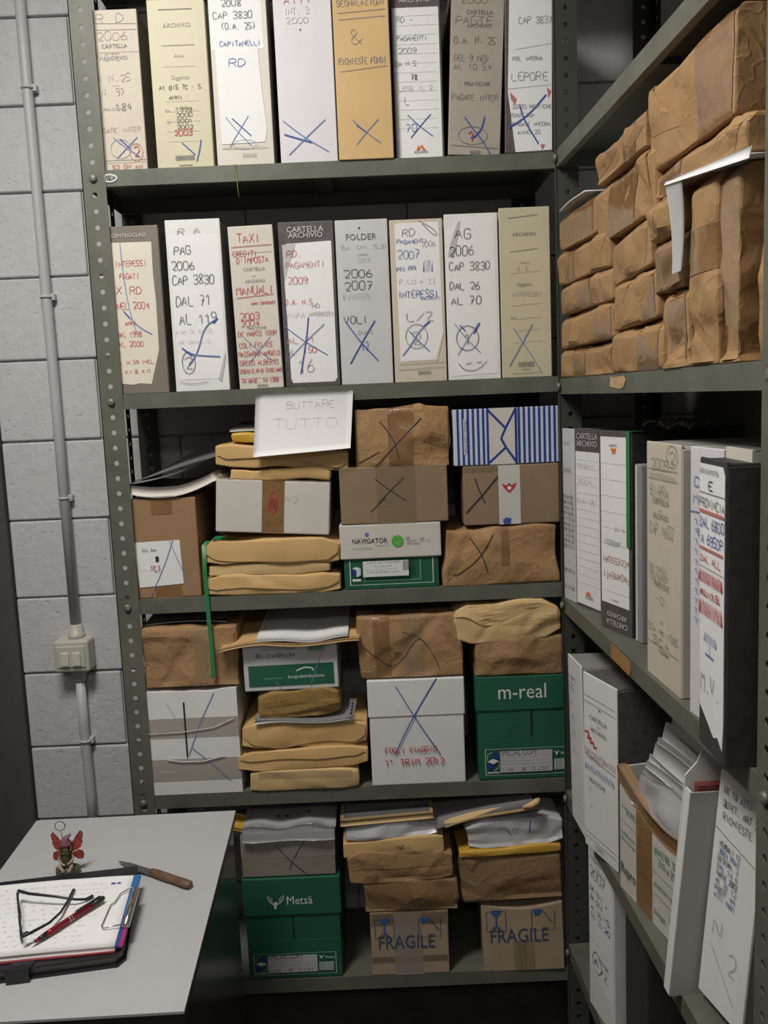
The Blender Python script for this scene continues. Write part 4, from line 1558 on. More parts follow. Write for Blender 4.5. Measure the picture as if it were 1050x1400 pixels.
    binder('grey-beige leaning file box with red 1 in a pencil ring on the top shelf', xw(.772, .886, .008, z + .002), .110, .362, .25, M['beige_card'], M['taupe_card'], [
        ('l', .02, .075, .98, .09, 'pencil', 1.4), ('l', .02, .105, .98, .12, 'pencil', 1.2), ('h', 'R D', .2, .72, .07, .04, 'pencil', 1.3), ('h', '2006', .15, .68, .165, .05, 'pencil', 1.3), ('h', 'PAGTE', .06, .8, .28, .045, 'pencil', 1.3), ('h', 'O.A. N. 25', .05, .85, .385, .04, 'print_grey', 1.3),
        ('h', 'DEL 9 MED', .06, .72, .48, .035, 'pencil', 1.2), ('h', 'AL 10 54', .06, .78, .525, .032, 'pencil', 1.2), ('p', 'PRATICHE', .28, .76, .615, 'print_grey'), ('h', 'PAGARE INTER', .04, .92, .695, .034, 'pencil', 1.2),
        ('o', .46, .89, .28, .05, 'pencil', 1.2), ('h', '1', .36, .56, .925, .065, 'ink_red', 2.4), ('w', [(.30, .79), (.48, .86), (.66, .92), (.82, 1.0)], 'ink_blue', 2.6), ('w', [(.68, .785), (.64, .85), (.50, .90), (.42, .905)], 'ink_blue', 2.6), ('l', .04, .945, .96, .96, 'pencil', 1.3), ('b', .42, .62, .975, .995, 'print_grey')] + cartella_plain(.225),
        seed=17, lean=R(3.2), group=GA)
    binder('dark file box with white LEPORE sheet and small red arrows beside the corner post', xw(.893, .996, .004, z + .001), .100, .362, .25, M['dark_card'], M['dark_card'], [
        ('h', 'MOD. 2,429', .25, .88, .085, .028, 'pencil', 1.1), ('h', 'CAP 3815', .25, .9, .155, .033, 'pencil', 1.1), ('h', 'CAP 3837', .28, .98, .29, .036, 'pencil', 1.1), ('l', .2, .43, .96, .40, 'faint', .8), ('h', 'POS. INTERNA', .15, .78, .49, .022, 'pencil', 1), ('h', 'LEPORE', .12, .9, .60, .045, 'pencil', 1.2), ('l', .05, .645, .96, .625, 'faint', .8),
        ('y', [(.10, .66), (.24, .70), (.2, .735), (.12, .70)], 'ink_red2'), ('y', [(.88, .64), (.97, .66), (.9, .70)], 'ink_red2'), ('y', [(.74, .955), (.84, .955), (.78, .985)], 'ink_red2'), ('w', [(.30, .73), (.40, .82), (.70, .95)], 'ink_blue', 3.2), ('w', [(.86, .68), (.5, .79), (.08, .86)], 'ink_blue', 3.2),
        ('h', 'SOTTO PRATICHE', .15, .98, .755, .022, 'pencil', 1), ('h', 'TENUTE CON', .1, .6, .80, .02, 'pencil', 1), ('h', 'VERBALE ANCORA', .1, .96, .85, .02, 'pencil', 1), ('h', 'ANNO 25', .25, .75, .895, .02, 'pencil', 1)],
        papers=[([(.10, .03), (.97, 0), (.99, .985), (.22, .995), (.06, .66)], M['paper'])], seed=18, lean=R(1.2), group=GA)


def row_two():
    z = ZA[1]
    binder('taupe chequered file box with torn white sheet INTERESSI PAGATI in red on the second shelf', xw(.039, .150, .006, z), .111, .354, .25, M['taupe_card'], M['taupe_card'], [
        ('p', 'CENTROCLASS', .10, .78, .065, 'print_light'), ('h', 'INTERESSI', .13, .74, .236, .032, 'ink_red', 1.1), ('h', 'PAGATI', .2, .58, .31, .032, 'ink_red', 1.1), ('h', 'X RD', .10, .62, .40, .042, 'ink_red', 1.2), ('h', 'NEL 2004', .1, .74, .49, .042, 'ink_red', 1.2), ('h', 'ANNI', .24, .46, .585, .026, 'ink_red', 1.1),
        ('h', 'DAL 1998', .06, .55, .655, .032, 'ink_red', 1.1), ('h', 'AL 2000', .08, .57, .715, .030, 'ink_red', 1.1), ('h', 'B. N.59 INCL', .04, .74, .82, .022, 'ink_red', 1), ('h', 'BL N.1 BL N.11', .03, .68, .877, .025, 'ink_red', 1),
        ('w', [(.26, .10), (.27, .25), (.33, .48), (.45, .63)], 'ink_blue2', 1.8), ('w', [(.23, .5), (.5, .6), (.75, .645)], 'ink_blue2', 2.2), ('l', .23, .50, .34, .545, 'ink_blue', 2.4)]
        + [('l', 0, q, 1, q, 'faint', .5, 1) for q in ()],
        papers=[([(.03, .095), (.86, .097), (.85, .285), (.87, .44), (.86, .74), (.67, .945), (.45, .938), (.30, .945), (.06, .935)], M['paper_cream'])], seed=21, group=GB)
    binder('white file box with curling sheet reading DAL 71 AL 119, second shelf', xw(.166, .283, .004, z), .117, .362, .25, M['white_card'], M['edge_grey'], [
        ('h', 'R A', .2, .66, .085, .04, 'print_grey', 1.2), ('h', 'PAG', .12, .46, .20, .05, 'ink_black', 1.4), ('h', '2006', .06, .50, .285, .05, 'ink_black', 1.4), ('h', 'CAP 3830', .06, .84, .37, .052, 'ink_black', 1.4), ('h', 'DAL 71', .1, .76, .495, .06, 'ink_black', 1.4), ('h', 'AL 119', .14, .85, .605, .062, 'ink_black', 1.4),
        ('h', '2', .18, .36, .865, .075, 'ink_black', 1.4), ('o', .27, .83, .12, .065, 'ink_black', 1.2), ('w', [(.16, .74), (.34, .785), (.86, .80)], 'ink_blue2', 2.4), ('w', [(.86, .575), (.6, .62), (.44, .78), (.27, .84)], 'ink_blue2', 2.6), ('l', .86, .575, .76, .60, 'ink_blue', 2.8), ('l', .16, .74, .34, .79, 'ink_blue', 2.6),
        ('w', [(.08, .94), (.3, .96), (.6, .945)], 'print_grey', 1), ('h', 'X UN SE SI CE', .05, .75, .655, .02, 'faint2', .8), ('h', 'DE GENNAIO', .1, .7, .715, .018, 'faint2', .8)],
        papers=[([(.05, .09), (.94, .09), (.95, .15), (.96, .78), (.82, .93), (.08, .93)], M['paper']), ([(.95, .775), (.965, .80), (.86, .948), (.80, .932)], M['paper_grey'], 'curled_corner')], seed=22, group=GB)
    binder('pale file box headed TAXI CREDITI D\'IMPOSTA in red, third on the second shelf', xw(.303, .401, .008, z), .096, .345, .25, M['cream_pale'], M['edge_grey'], [
        ('h', 'TAXI', .18, .72, .10, .05, 'ink_red', 1.3), ('l', .05, .125, .95, .12, 'ink_red', 1.2), ('l', .04, .165, .96, .16, 'faint', 1), ('h', 'CREDITI', .07, .62, .182, .032, 'ink_red', 1.2), ('h', "D'IMPOSTA", .14, .86, .225, .036, 'ink_red', 1.2), ('h', 'MANUALI', .08, .93, .415, .052, 'ink_red', 1.4), ('l', .08, .435, .92, .42, 'ink_red', 1.2),
        ('h', 'ANNI CONTENUTI', .4, .96, .48, .018, 'ink_red', 1), ('h', '2003', .12, .58, .57, .045, 'ink_red', 1.3), ('h', '2004', .12, .56, .61, .04, 'ink_red', 1.2), ('p', 'PRATICHE', .28, .7, .63, 'pencil'),
        ('h', 'DE MARCO IGOR', .05, .92, .67, .03, 'ink_red', 1.1), ('h', 'COLI FELICE', .06, .82, .74, .03, 'ink_red', 1.1), ('h', 'MASSARRA ANGELO', .02, .97, .795, .03, 'ink_red', 1.1), ('h', 'GRECO ALBERTO', .04, .92, .85, .03, 'ink_red', 1.1), ('h', 'STUDIO ELIM DI GIUGLIANO', .02, .98, .90, .026, 'ink_red', 1), ('h', 'TA BASE. IN 13Q8', .05, .9, .96, .026, 'ink_red', 1.1),
        ('l', .03, .93, .97, .93, 'faint', .8), ('x', .5, .76, .62, .16, 'ink_blue2', 1.8), ('b', .4, .64, .972, .99, 'print_grey')] + cartella_plain(.272, 'pencil'), seed=23, lean=R(-1.0), group=GB)
    binder('dark marbled CARTELLA ARCHIVIO box with curling white label PAGAMENTI 2009, second shelf', xw(.405, .525, .004, z), .118, .348, .25, M['dark_card'], M['dark_card'],
        cartella(f=.075) + [('h', 'RD.', .12, .42, .21, .038, 'ink_red', 1.1), ('h', 'PAGAMENTI', .1, .82, .275, .035, 'ink_red2', 1.1), ('h', '2009', .12, .5, .37, .042, 'ink_red', 1.1), ('h', 'O.A. N.5', .05, .56, .495, .035, 'ink_red', 1.1), ('h', 'MO', .54, .68, .52, .026, 'print_grey', 1), ('s', .1, .38, .545, .575, 'pencil', 1), ('h', 'INTERESSI', .46, .94, .57, .025, 'pencil', .9),
        ('h', 'AL 71', .05, .58, .73, .035, 'ink_red2', 1.2), ('h', 'AL', .04, .2, .80, .035, 'pencil', 1.2), ('h', '150', .34, .6, .79, .036, 'ink_red', 1.3), ('h', '16', .24, .54, .91, .085, 'print_grey', 1.4), ('x', .40, .72, .78, .20, 'ink_blue2', 2.4), ('w', [(.47, .575), (.42, .7), (.28, .92)], 'ink_blue', 2.4)],
        papers=[([(.06, .14), (.14, .13), (.95, .12), (.95, .95), (.90, .975), (.13, .975), (.10, .95)], M['paper']), ([(.06, .135), (.30, .13), (.27, .18), (.16, .26), (.07, .36)], M['paper_grey'], 'curled_corner')], seed=24, group=GB)
    binder('light grey FOLDER box marked 2006 2007 VOLI with large blue cross, second shelf', xw(.527, .640, .003, z), .112, .347, .25, M['greywhite'], M['edge_grey'], [
        ('c', .46, .05, .0019, 'ink_black'), ('p', 'FOLDER', .2, .78, .12, 'print_grey'), ('h', 'RLA.. CIVI. 25,00', .1, .95, .175, .025, 'faint', .9), ('p', 'ANNO', .4, .6, .215, 'faint'), ('h', '2019', .4, .64, .255, .03, 'faint2', .9),
        ('h', '2006', .12, .68, .345, .05, 'ink_black', 1.4), ('h', '2007', .12, .68, .42, .05, 'ink_black', 1.4), ('s', .1, .6, .44, .48, 'pencil', 1.4), ('h', 'VOLI', .08, .56, .625, .045, 'ink_black', 1.4), ('p', 'DUAC', .35, .64, .69, 'faint'), ('h', '12', .40, .54, .79, .05, 'ink_blue2', 1.6),
        ('x', .42, .74, .60, .26, 'ink_blue', 3.2)], seed=25, group=GB)
    binder('beige file box with white sheet RD PAGAMENTI INTERESSI L/Z and paper clip, second shelf', xw(.643, .757, .003, z), .113, .343, .25, M['cream'], M['taupe_card'], [
        ('h', 'RD', .22, .48, .10, .045, 'print_grey', 1.3), ('h', 'PAGAMENTI', .12, .70, .145, .025, 'ink_blue', 1.1), ('h', '2006', .58, .86, .165, .03, 'faint', 1.1), ('h', '2007', .12, .56, .235, .05, 'ink_blue2', 1.4), ('s', .1, .24, .285, .31, 'ink_blue', 1.6), ('s', .34, .48, .28, .305, 'ink_blue', 1.6), ('s', .62, .78, .25, .32, 'ink_blue', 2),
        ('h', 'P.LU.A.ZZ', .14, .84, .39, .03, 'faint2', 1), ('h', 'INTERESSI', .1, .88, .475, .042, 'ink_blue', 1.3), ('h', 'CALCOLATI', .55, .92, .49, .016, 'ink_blue', .9), ('h', 'L/Z', .24, .80, .62, .055, 'print_grey', 1.4),
        ('o', .44, .715, .21, .075, 'print_grey', 1.3), ('h', '2', .34, .54, .765, .075, 'print_grey', 1.5), ('w', [(.70, .625), (.5, .68), (.3, .78), (.16, .83)], 'ink_blue2', 2.2), ('w', [(.3, .68), (.46, .74), (.68, .81)], 'ink_blue2', 2.2), ('l', .70, .625, .58, .655, 'ink_blue', 2.6),
        ('l', .08, .885, .96, .88, 'pencil', .9), ('l', .08, .92, .96, .91, 'pencil', .9), ('b', .44, .68, .93, .952, 'print_grey'),
        ('w', [(.55, .01), (.8, .055), (.9, .09), (.86, .11), (.62, .03)], 'ink_black', .9)],
        papers=[([(.10, .03), (.2, .02), (.93, .02), (.95, .69), (.80, .865), (.12, .87)], M['paper']), ([(.95, .685), (.965, .70), (.82, .875), (.77, .862)], M['paper_cream'], 'curled_corner')], seed=26, group=GB)
    binder('white file box with curling sheet reading DAL 26 AL 70, second shelf', xw(.759, .875, .002, z), .114, .350, .25, M['white_card'], M['edge_grey'], [
        ('h', 'AG', .18, .5, .145, .055, 'ink_black', 1.3), ('h', '2006', .08, .54, .245, .055, 'ink_black', 1.3), ('h', 'CAP 3830', .06, .84, .335, .048, 'ink_black', 1.3), ('h', 'DAL 26', .06, .64, .45, .045, 'ink_black', 1.4), ('h', 'AL 70', .08, .66, .54, .045, 'ink_black', 1.4),
        ('o', .38, .745, .21, .075, 'ink_black', 1.3), ('h', '1', .30, .46, .79, .075, 'ink_black', 1.5), ('x', .38, .75, .48, .19, 'ink_blue2', 2.2), ('l', .62, .655, .5, .72, 'ink_blue', 2.4), ('l', .24, .665, .34, .70, 'ink_blue', 2.4), ('w', [(.2, .90), (.32, .945), (.55, .945), (.74, .89)], 'ink_black', 1.1), ('l', .34, .905, .44, .895, 'ink_black', 1.2), ('l', .54, .895, .64, .895, 'ink_black', 1.2)],
        papers=[([(.04, .10), (.30, .03), (.94, .02), (.95, .965), (.06, .975)], M['paper']), ([(.05, .25), (.10, .18), (.25, .05), (.31, .04), (.27, .12), (.16, .26)], M['paper_grey'], 'curled_corner')], seed=27, group=GB)
    binder('yellowed ARCHIVIO file box with pale blue-grey cross, last on the second shelf', xw(.876, .986, .0, z), .108, .358, .25, M['yellow_card'], M['yellow_card'], [
        ('l', .18, .06, .76, .045, 'pencil', 1.2), ('p', 'ARCHIVIO', .25, .72, .165, 'pencil'), ('l', .2, .255, .76, .24, 'pencil', 1.2), ('p', 'Anno', .4, .58, .325, 'faint'), ('h', 'R. D.', .34, .6, .37, .03, 'faint', 1), ('l', .2, .38, .78, .37, 'faint', .7), ('p', 'Oggetto', .33, .62, .455, 'pencil'), ('h', 'INTERESSI', .2, .82, .515, .025, 'faint', 1), ('l', .2, .57, .78, .56, 'faint', .8), ('p', 'Dal', .2, .3, .65, 'pencil'), ('l', .3, .65, .78, .64, 'faint', .8), ('l', .3, .72, .78, .71, 'faint', .8), ('l', .22, .79, .78, .78, 'faint', .8),
        ('w', [(.24, .70), (.42, .79), (.66, .90), (.80, .98)], 'ink_blue2', 1.8), ('w', [(.62, .685), (.40, .80), (.14, .93)], 'ink_blue2', 1.8), ('b', .32, .64, .905, .935, 'print_grey'), ('l', .38, .95, .56, .95, 'pencil', 1.2), ('l', .2, .975, .76, .97, 'pencil', .9)], seed=28, group=GB)
    # yellow string hanging over the top shelf's edge
    mb = MB(M['string'])
    mb.tube([(.3215, .02, ZA[0] + .0012), (.3215, -.0015, ZA[0] + .001), (.322, -.0022, ZA[0] - .010), (.3265, -.0022, ZA[0] - .028)], .0006, 6)
    mb.tube([(.3255, .012, ZA[0] + .0012), (.3258, -.0015, ZA[0] + .001), (.3262, -.0022, ZA[0] - .02), (.327, -.0025, ZA[0] - .045), (.3285, -.003, ZA[0] - .066)], .0006, 6)
    tag(mb.build('string'), 'thin yellow string dangling over the edge of the top shelf', 'string')


row_one()
row_two()


# ------------------------------------------------------------------ third shelf of the back unit
def row_three():
    z = ZA[2]
    carton('brown cardboard box with white dispatch label, beside the perforated post under the booklet', xw(.043, .189, .010, z), .146, .226, .25, M['card'], [
        ('p', 'G.L. Sec', .14, .36, .525, 'ink_black'), ('r', .335, .385, .575, .63, 'ink_black'), ('p', 'SF 5', .25, .40, .71, 'ink_red'), ('p', 'N. L.', .31, .41, .74, 'ink_black'), ('l', .03, .715, .40, .712, 'faint2', .7),
        ('w', [(.62, .42), (.45, .70), (.22, .97)], 'ink_blue2', 1.8), ('w', [(.56, .42), (.72, .70), (.88, .96)], 'ink_blue2', 1.6)],
        papers=[([(.02, .43), (.72, .42), (.74, .86), (.06, .885)], M['paper'], 'dispatch_label')],
        tapes=[(.32, .64, M['tape'], .1, 0, .16), (.3, .7, M['tape'], 0, .88, 1)], seed=31, name='cardboard_box')
    # open booklet on that box
    t = thing('booklet', 'dog-eared booklet with cream page edges and dark cover, lying curved on the brown box', 'booklet', (.1385, .006, z + .227))
    sh = lambda x: .022 * ((x + .02) / .1) ** 2 + (.010 * max(0, (x + .096)) if x < 0 else .06 * max(0, x))
    mb = MB(M['cream_pale'])
    mb.grid(lambda u, v: (-.094 + .186 * u, .002 + .20 * v, sh(-.094 + .186 * u) + .0215 - .006 * abs(u - .4)), 22, 6, M['cream_pale'], thick=.019)
    mb.build('pages', t)
    mb = MB(M['black_card'])
    mb.grid(lambda u, v: (-.092 + .186 * u, .010 + .20 * v, sh(-.094 + .186 * u) + .0232 - .006 * abs(u - .4)), 22, 6, M['black_card'], thick=.0012)
    mb.build('cover', t)
    mb = MB(M['paper'])
    mb.grid(lambda u, v: (-.0955 + .190 * u, -.002 + .19 * v, sh(-.094 + .186 * u) * .97 + .0012 + .0 * u), 22, 6, M['paper'], thick=.0009)
    mb.build('back_sheet', t)
    mb = MB(M['folder_grey'])
    mb.grid(lambda u, v: (-.094 + .20 * u, .06 + .14 * v, .036 + .050 * u ** 1.4 + .008 * math.sin(u * 3) + .045 * v * u), 18, 8, M['folder_grey'], thick=.0012)
    mb.grid(lambda u, v: (-.094 + .125 * u, .004 + .06 * v, .034 + .026 * u ** 1.6), 14, 6, M['folder_grey'], thick=.0010)
    mb.build('lifted_leaf', t)

    g = 'tan envelopes under the white box'
    envelope('lowest tan padded envelope under the white box on the third shelf', xw(.200, .503, .000, z), .303, .046, .21, M['env'], 301, group=g, wave=.012)
    envelope('thin tan envelope in the middle of the three under the white box', xw(.206, .480, .003, z + .043), .274, .028, .20, M['env2'], 302, group=g, lean=R(1.0), flap=False)
    t, w_ = envelope('topmost tan padded envelope directly under the white box, its flap scribbled', xw(.203, .505, .000, z + .068), .298, .056, .21, M['env'], 303, group=g, lean=R(1.6), wave=.012, marks=[('w', [(.42, .75), (.5, .5), (.56, .42)], 'pencil', 1.4), ('w', [(.6, .4), (.66, .5), (.68, .7)], 'pencil', 1.2)])
    mb = MB(M['green_ink'])
    mb.grid(lambda u, v: (.215 + .06 * u, .03 + .05 * v, z + .1255 - .002 * u), 6, 4, M['green_ink'], thick=.0012)
    tag(mb.build('green_folder'), 'corner of a flat green folder on the tan envelopes', 'folder')
    carton('off-white carton with brown tape and red stamp, tilted on tan envelopes', xw(.227, .487, .000, z + .138), .252, .118, .22, M['box_white'], [
        ('o', .505, .42, .035, .2, 'ink_red', 2), ('s', .47, .54, .32, .55, 'ink_red', 2.2), ('h', 'R2', .6, .72, .4, .12, 'faint2', 1)],
        tapes=[(.405, .60, M['tape'], .12)], lean=R(4.2), seed=32, name='carton')
    mb = MB(M['plastic'])
    mb.grid(lambda u, v: (-.127 + .254 * u, -.002 + .10 * v, .1205 + .001 * math.sin(u * 40)), 20, 4, M['tape_clear'], thick=.0006)
    bpy.context.view_layer.update()
    box = [o for o in COL.objects if o.name.startswith('carton') and o.get('category') == 'box'][-1]
    mb.build('clear_tape', box)

    g = 'envelopes piled on the off-white carton'
    envelope('short tan envelope lying directly on the off-white carton', xw(.268, .490, .004, z + .252), .222, .030, .19, M['env'], 304, lean=R(4.5), group=g, flap=False)
    t, w_ = envelope('wide tan envelope stuffed with papers, partly behind the hanging white sheet', xw(.240, .532, .004, z + .280), .292, .050, .20, M['env'], 305, lean=R(4.5), group=g, pinch=.8)
    w_.vstrip(t, M['tape'], .88, .93, 0)
    envelope('golden envelope on the wide tan envelope behind the hanging sheet', xw(.275, .500, .012, z + .338), .215, .024, .18, M['env_gold'], 306, lean=R(2), group=g, flap=False)
    mb = MB(M['paper_grey'])
    mb.grid(lambda u, v: (.272 + .21 * u, .03 + .20 * v, z + .371 + .012 * v + .001 * math.sin(u * 9)), 10, 6, M['paper_grey'], thick=.006)
    tag(mb.build('grey_document'), 'flat grey document on top of the golden envelope', 'document')

    # sheet hanging from the shelf above
    t = thing('hanging_sheet', 'white sheet with faint lettering hanging from the second shelf over the envelopes', 'paper', (.447, -.004, 1.612))
    mb = MB(M['paper'])
    mb.grid(lambda u, v: (-.108 + .212 * u - .011 * v, -.0008 - .020 * v * v - .003 * math.sin(u * 3), .0 - .135 * v + .001 * u - .004 * (1 - u) * 0 + (.010 * u * v)), 14, 10, M['paper'], thick=.0006)
    sh_ = mb.build('sheet', t)
    f = Face(.2, .12, sh_, eps=.001, surf=lambda x, zz: (Vector((x - .004, -.0012 - .020 * (max(0, -zz) / .135) ** 2 - .003 * math.sin((x + .108) / .212 * 3), zz)), Vector((0, -1, 0))), z0=-.122, seed=5)
    f.marks([('h', 'BUTTARE', .3, .84, .27, .13, 'faint2', 1.3), ('h', 'TUTTO', .14, .86, .62, .17, 'faint2', 1.3)])
    f.flush()

    parcel('crumpled brown paper parcel with black cross, on the plain cardboard box', xw(.546, .760, .004, z + .272), .206, .132, .22, M['kraft2'], 41,
           vt=[(M['tape'], .36, .62, .5)], marks=[('w', [(.28, .22), (.42, .52), (.47, .85)], 'ink_black', 2.2), ('w', [(.70, .18), (.45, .6), (.2, .98)], 'ink_black', 2.2), ('w', [(.26, .72), (.02, .9)], 'ink_black', 1.8)], folds=[[(.98, .95), (.98, .3), (.72, .42)]], taper=-.02)
    carton('plain brown cardboard box with small blue-black cross, between crumpled parcel and paper carton', xw(.511, .750, .003, z + .149), .239, .128, .23, M['card2'], [('x', .47, .42, .28, .42, 'ink_black', 2.2), ('w', [(.42, .55), (.34, .68), (.28, .78)], 'ink_black', 1.6)],
           tapes=[(.34, .70, M['tape_clear'], .1)], seed=33)
    carton('green paper carton with white NAVIGATOR lid on the third shelf', xw(.512, .725, .010, z), .213, .1485, .24, M['green_box'], [
        ('p', 'NAVIGATOR', .10, .47, .285, 'ink_black', 1.15), ('c', .255, .15, .0042, 'ink_blue'), ('p', 'A', .246, .264, .165, 'print_white'), ('p', 'Eco-generation', .34, .48, .33, 'pencil'), ('p', 'ECOLOGICAL', .10, .31, .375, 'pale_green'), ('c', .575, .27, .0135, 'lime_ink'),
        ('w', [(.55, .29), (.575, .31), (.61, .27)], 'pale_green', 1.6), ('w', [(.57, .2), (.585, .22)], 'pale_green', 1.6), ('p', '75', .665, .705, .28, 'print_grey', 1.5), ('p', 'g/m2', .715, .775, .28, 'print_grey', 1.0), ('p', 'A4', .81, .85, .265, 'print_grey', 1.4), ('p', '210 x 297', .81, .91, .29, 'pencil'), ('p', '500 Sheets', .67, .81, .325, 'pencil'),
        ('l', .07, .54, .93, .54, 'print_white', .01), ('r', .06, .94, .915, .922, 'print_white'), ('r', .06, .068, .55, .915, 'print_white'), ('r', .932, .94, .55, .915, 'print_white'), ('r', .20, .68, .56, .80, 'print_white'), ('p', 'Carta da fotocopie', .24, .60, .60, 'print_grey'), ('p', 'Formato A4', .32, .50, .66, 'print_grey'), ('l', .21, .695, .58, .685, 'print_grey', .6), ('p', 'Carta da 80 g/m  Laser', .24, .58, .745, 'print_grey'), ('b', .62, .73, .57, .72, 'ink_black'),
        ('r', .19, .80, .86, .866, 'pale_green'), ('r', .80, .806, .56, .866, 'pale_green'), ('y', [(.085, .66), (.13, .64), (.175, .66), (.13, .69)], 'print_white'), ('y', [(.085, .665), (.13, .69), (.13, .80), (.085, .765)], 'stripe_blue'), ('y', [(.175, .665), (.13, .69), (.13, .80), (.175, .765)], 'stripe_white'), ('r', .085, .175, .825, .86, 'print_white')],
        lid=(.078, M['box_white'], .0065), seed=34, name='paper_carton')
    # striped carton
    t = thing('striped_carton', 'blue and white striped carton with zigzag panel', 'box', xw(.766, .998, .004, z + .270))
    w, h, d = .232, .1235, .22
    mb = MB(M['stripe_white'])
    mb.bbox(-w / 2, w / 2, 0, d, 0, h, .002)
    px = w / 23.6
    for i in range(24):
        x = -w / 2 + .008 + i * .0112
        if -.036 < x < .024 or x + .0052 > w / 2:
            continue
        mb.box(x, x + .0052, -.0005, .001, .0008, h - .0008, M['stripe_blue'])
        mb.box(x, x + .0052, 0, d * .98, h, h + .0004, M['stripe_blue'])
    stb = mb.build('body', t)
    f = Face(w, h, stb, eps=.0008, seed=3)
    P = lambda x, y: ((x + w / 2) / w, y)
    xl, xr = -.040, .022
    f.marks([('r', P(xl, 0)[0], P(xr, 0)[0], 0.0, 1.0, 'box_white')])
    for a, b in (((xl, .02), (-.0005, .36)), ((-.0005, .36), (xr, .02)), ((-.0005, .36), (-.011, .54)), ((-.011, .54), (-.0005, .70)), ((-.0005, .70), (xr, .97)), ((-.0005, .70), (xl, .98)), ((xl, 0), (xl, 1)), ((xr, 0), (xr, 1))):
        f.marks([('l', P(*a)[0], a[1], P(*b)[0], b[1], 'stripe_blue', 5.2)])
    f.marks([('r', P(-.0935, 0)[0], P(-.0865, 0)[0], .17, .80, 'stripe_white'), ('P', 'TENDE LUSSUOSA', P(-.092, 0)[0], .19, .78, 'ink_black')])
    f.flush()
    carton('taped brown box with white tape strip and red winged emblem under the striped carton', xw(.785, .998, .003, z + .136), .213, .132, .22, M['card2'], [
        ('w', [(.12, .2), (.17, .45), (.22, .62)], 'ink_black', 2.6), ('w', [(.36, .18), (.2, .48), (.02, .78)], 'ink_black', 2.6),
        ('y', [(.395, .30), (.44, .34), (.47, .33), (.50, .34), (.555, .30), (.53, .38), (.475, .47), (.42, .38)], 'ink_red'), ('y', [(.455, .34), (.475, .30), (.495, .34)], 'ink_black'), ('c', .476, .385, .0042, 'print_white'), ('y', [(.40, .92), (.44, .88), (.49, .90), (.48, .99), (.41, .99)], 'ink_blue')],
        tapes=[(.365, .59, M['tape_white'], .1), (0, .36, M['tape_clear'], .05, 0, .1)], seed=35, name='cardboard_box')
    parcel('wide brown paper parcel with black cross, under the winged-emblem box', xw(.733, .998, .000, z), .265, .130, .22, M['kraft2'], 43, taper=.07, vt=[(M['tape'], .49, .56, .5, .35)],
           marks=[('w', [(.22, .12), (.32, .4), (.37, .75)], 'ink_black', 2.2), ('w', [(.42, .1), (.3, .5), (.1, .8), (.08, .76)], 'ink_black', 2.2)], folds=[[(.03, .93), (.03, .06), (.17, .45)]], wave=.02)
    # green strap hanging down
    mb = MB(M['green_tape'])
    pts = [(.208, .02, z + .124), (.204, -.004, z + .118), (.2025, -.006, z + .06), (.2035, -.0065, z + .0), (.2045, -.0065, z - .06), (.2065, -.008, z - .12), (.207, -.010, z - .165), (.2045, -.009, z - .185)]
    vs = []
    for x, y, zz in pts:
        vs += [(x - .0045, y, zz), (x + .0045, y, zz)]
    fs = [(2 * i, 2 * i + 1, 2 * i + 3, 2 * i + 2) for i in range(len(pts) - 1)]
    n = len(vs)
    vs += [(x, y + .0009, zz) for x, y, zz in vs]
    fs += [tuple(q + n for q in f[::-1]) for f in fs]
    mb.add(vs, fs, None, True)
    tag(mb.build('green_strap'), 'narrow green ribbon hanging from the third shelf over a brown parcel', 'ribbon')


# ------------------------------------------------------------------ fourth shelf
def special_copy(a, b, f0, f1):
    """the printed panel of a green paper carton; given as its corners on the face"""
    X = lambda t: a + (b - a) * t
    Y = lambda t: f0 + (f1 - f0) * t
    e = .012
    return [('r', X(0), X(1), Y(0), Y(e), 'print_white'), ('r', X(0), X(1), Y(1 - e), Y(1), 'print_white'), ('r', X(0), X(.006), Y(0), Y(1), 'print_white'), ('r', X(.994), X(1), Y(0), Y(1), 'print_white'),
            ('r', X(.17), X(.77), Y(.09), Y(.90), 'paper_grey'), ('p', 'SPECIAL COPY', X(.18), X(.60), Y(.27), 'ink_black', 1.5), ('p', 'carta bianca per fotocopie laser inkjet', X(.18), X(.6), Y(.37), 'pencil'), ('p', 'premium quality white paper for copying', X(.18), X(.68), Y(.50), 'pencil'), ('p', 'papier blanc de qualite pour copieurs', X(.18), X(.74), Y(.62), 'pencil'),
            ('l', X(.17), Y(.73), X(.77), Y(.73), 'print_grey', .5), ('p', '5 x 500', X(.19), X(.32), Y(.87), 'ink_black', 1.2), ('p', '80', X(.42), X(.47), Y(.87), 'ink_black', 1.2), ('p', '21 x 29,7', X(.54), X(.72), Y(.87), 'ink_black', 1.2),
            ('b', X(.79), X(.97), Y(.45), Y(.86), 'print_white'), ('p', 'Metsa', X(.87), X(.98), Y(.30), 'print_white'), ('y', [(X(.79), Y(.14)), (X(.82), Y(.20)), (X(.85), Y(.14)), (X(.83), Y(.26)), (X(.822), Y(.34)), (X(.812), Y(.26))], 'print_white'),
            ('y', [(X(.025), Y(.46)), (X(.09), Y(.36)), (X(.155), Y(.46)), (X(.09), Y(.57))], 'print_white'), ('y', [(X(.09), Y(.10)), (X(.155), Y(.20)), (X(.155), Y(.42)), (X(.09), Y(.33))], 'stripe_blue'), ('y', [(X(.025), Y(.50)), (X(.085), Y(.60)), (X(.085), Y(.82)), (X(.025), Y(.70))], 'stripe_blue'),
            ('l', X(.09), Y(.10), X(.025), Y(.2), 'print_white', .8), ('l', X(.025), Y(.2), X(.025), Y(.44), 'print_white', .8), ('l', X(.09), Y(.82), X(.155), Y(.70), 'print_white', .8), ('l', X(.155), Y(.70), X(.155), Y(.48), 'print_white', .8), ('r', X(.02), X(.16), Y(.86), Y(.92), 'paper_grey')]


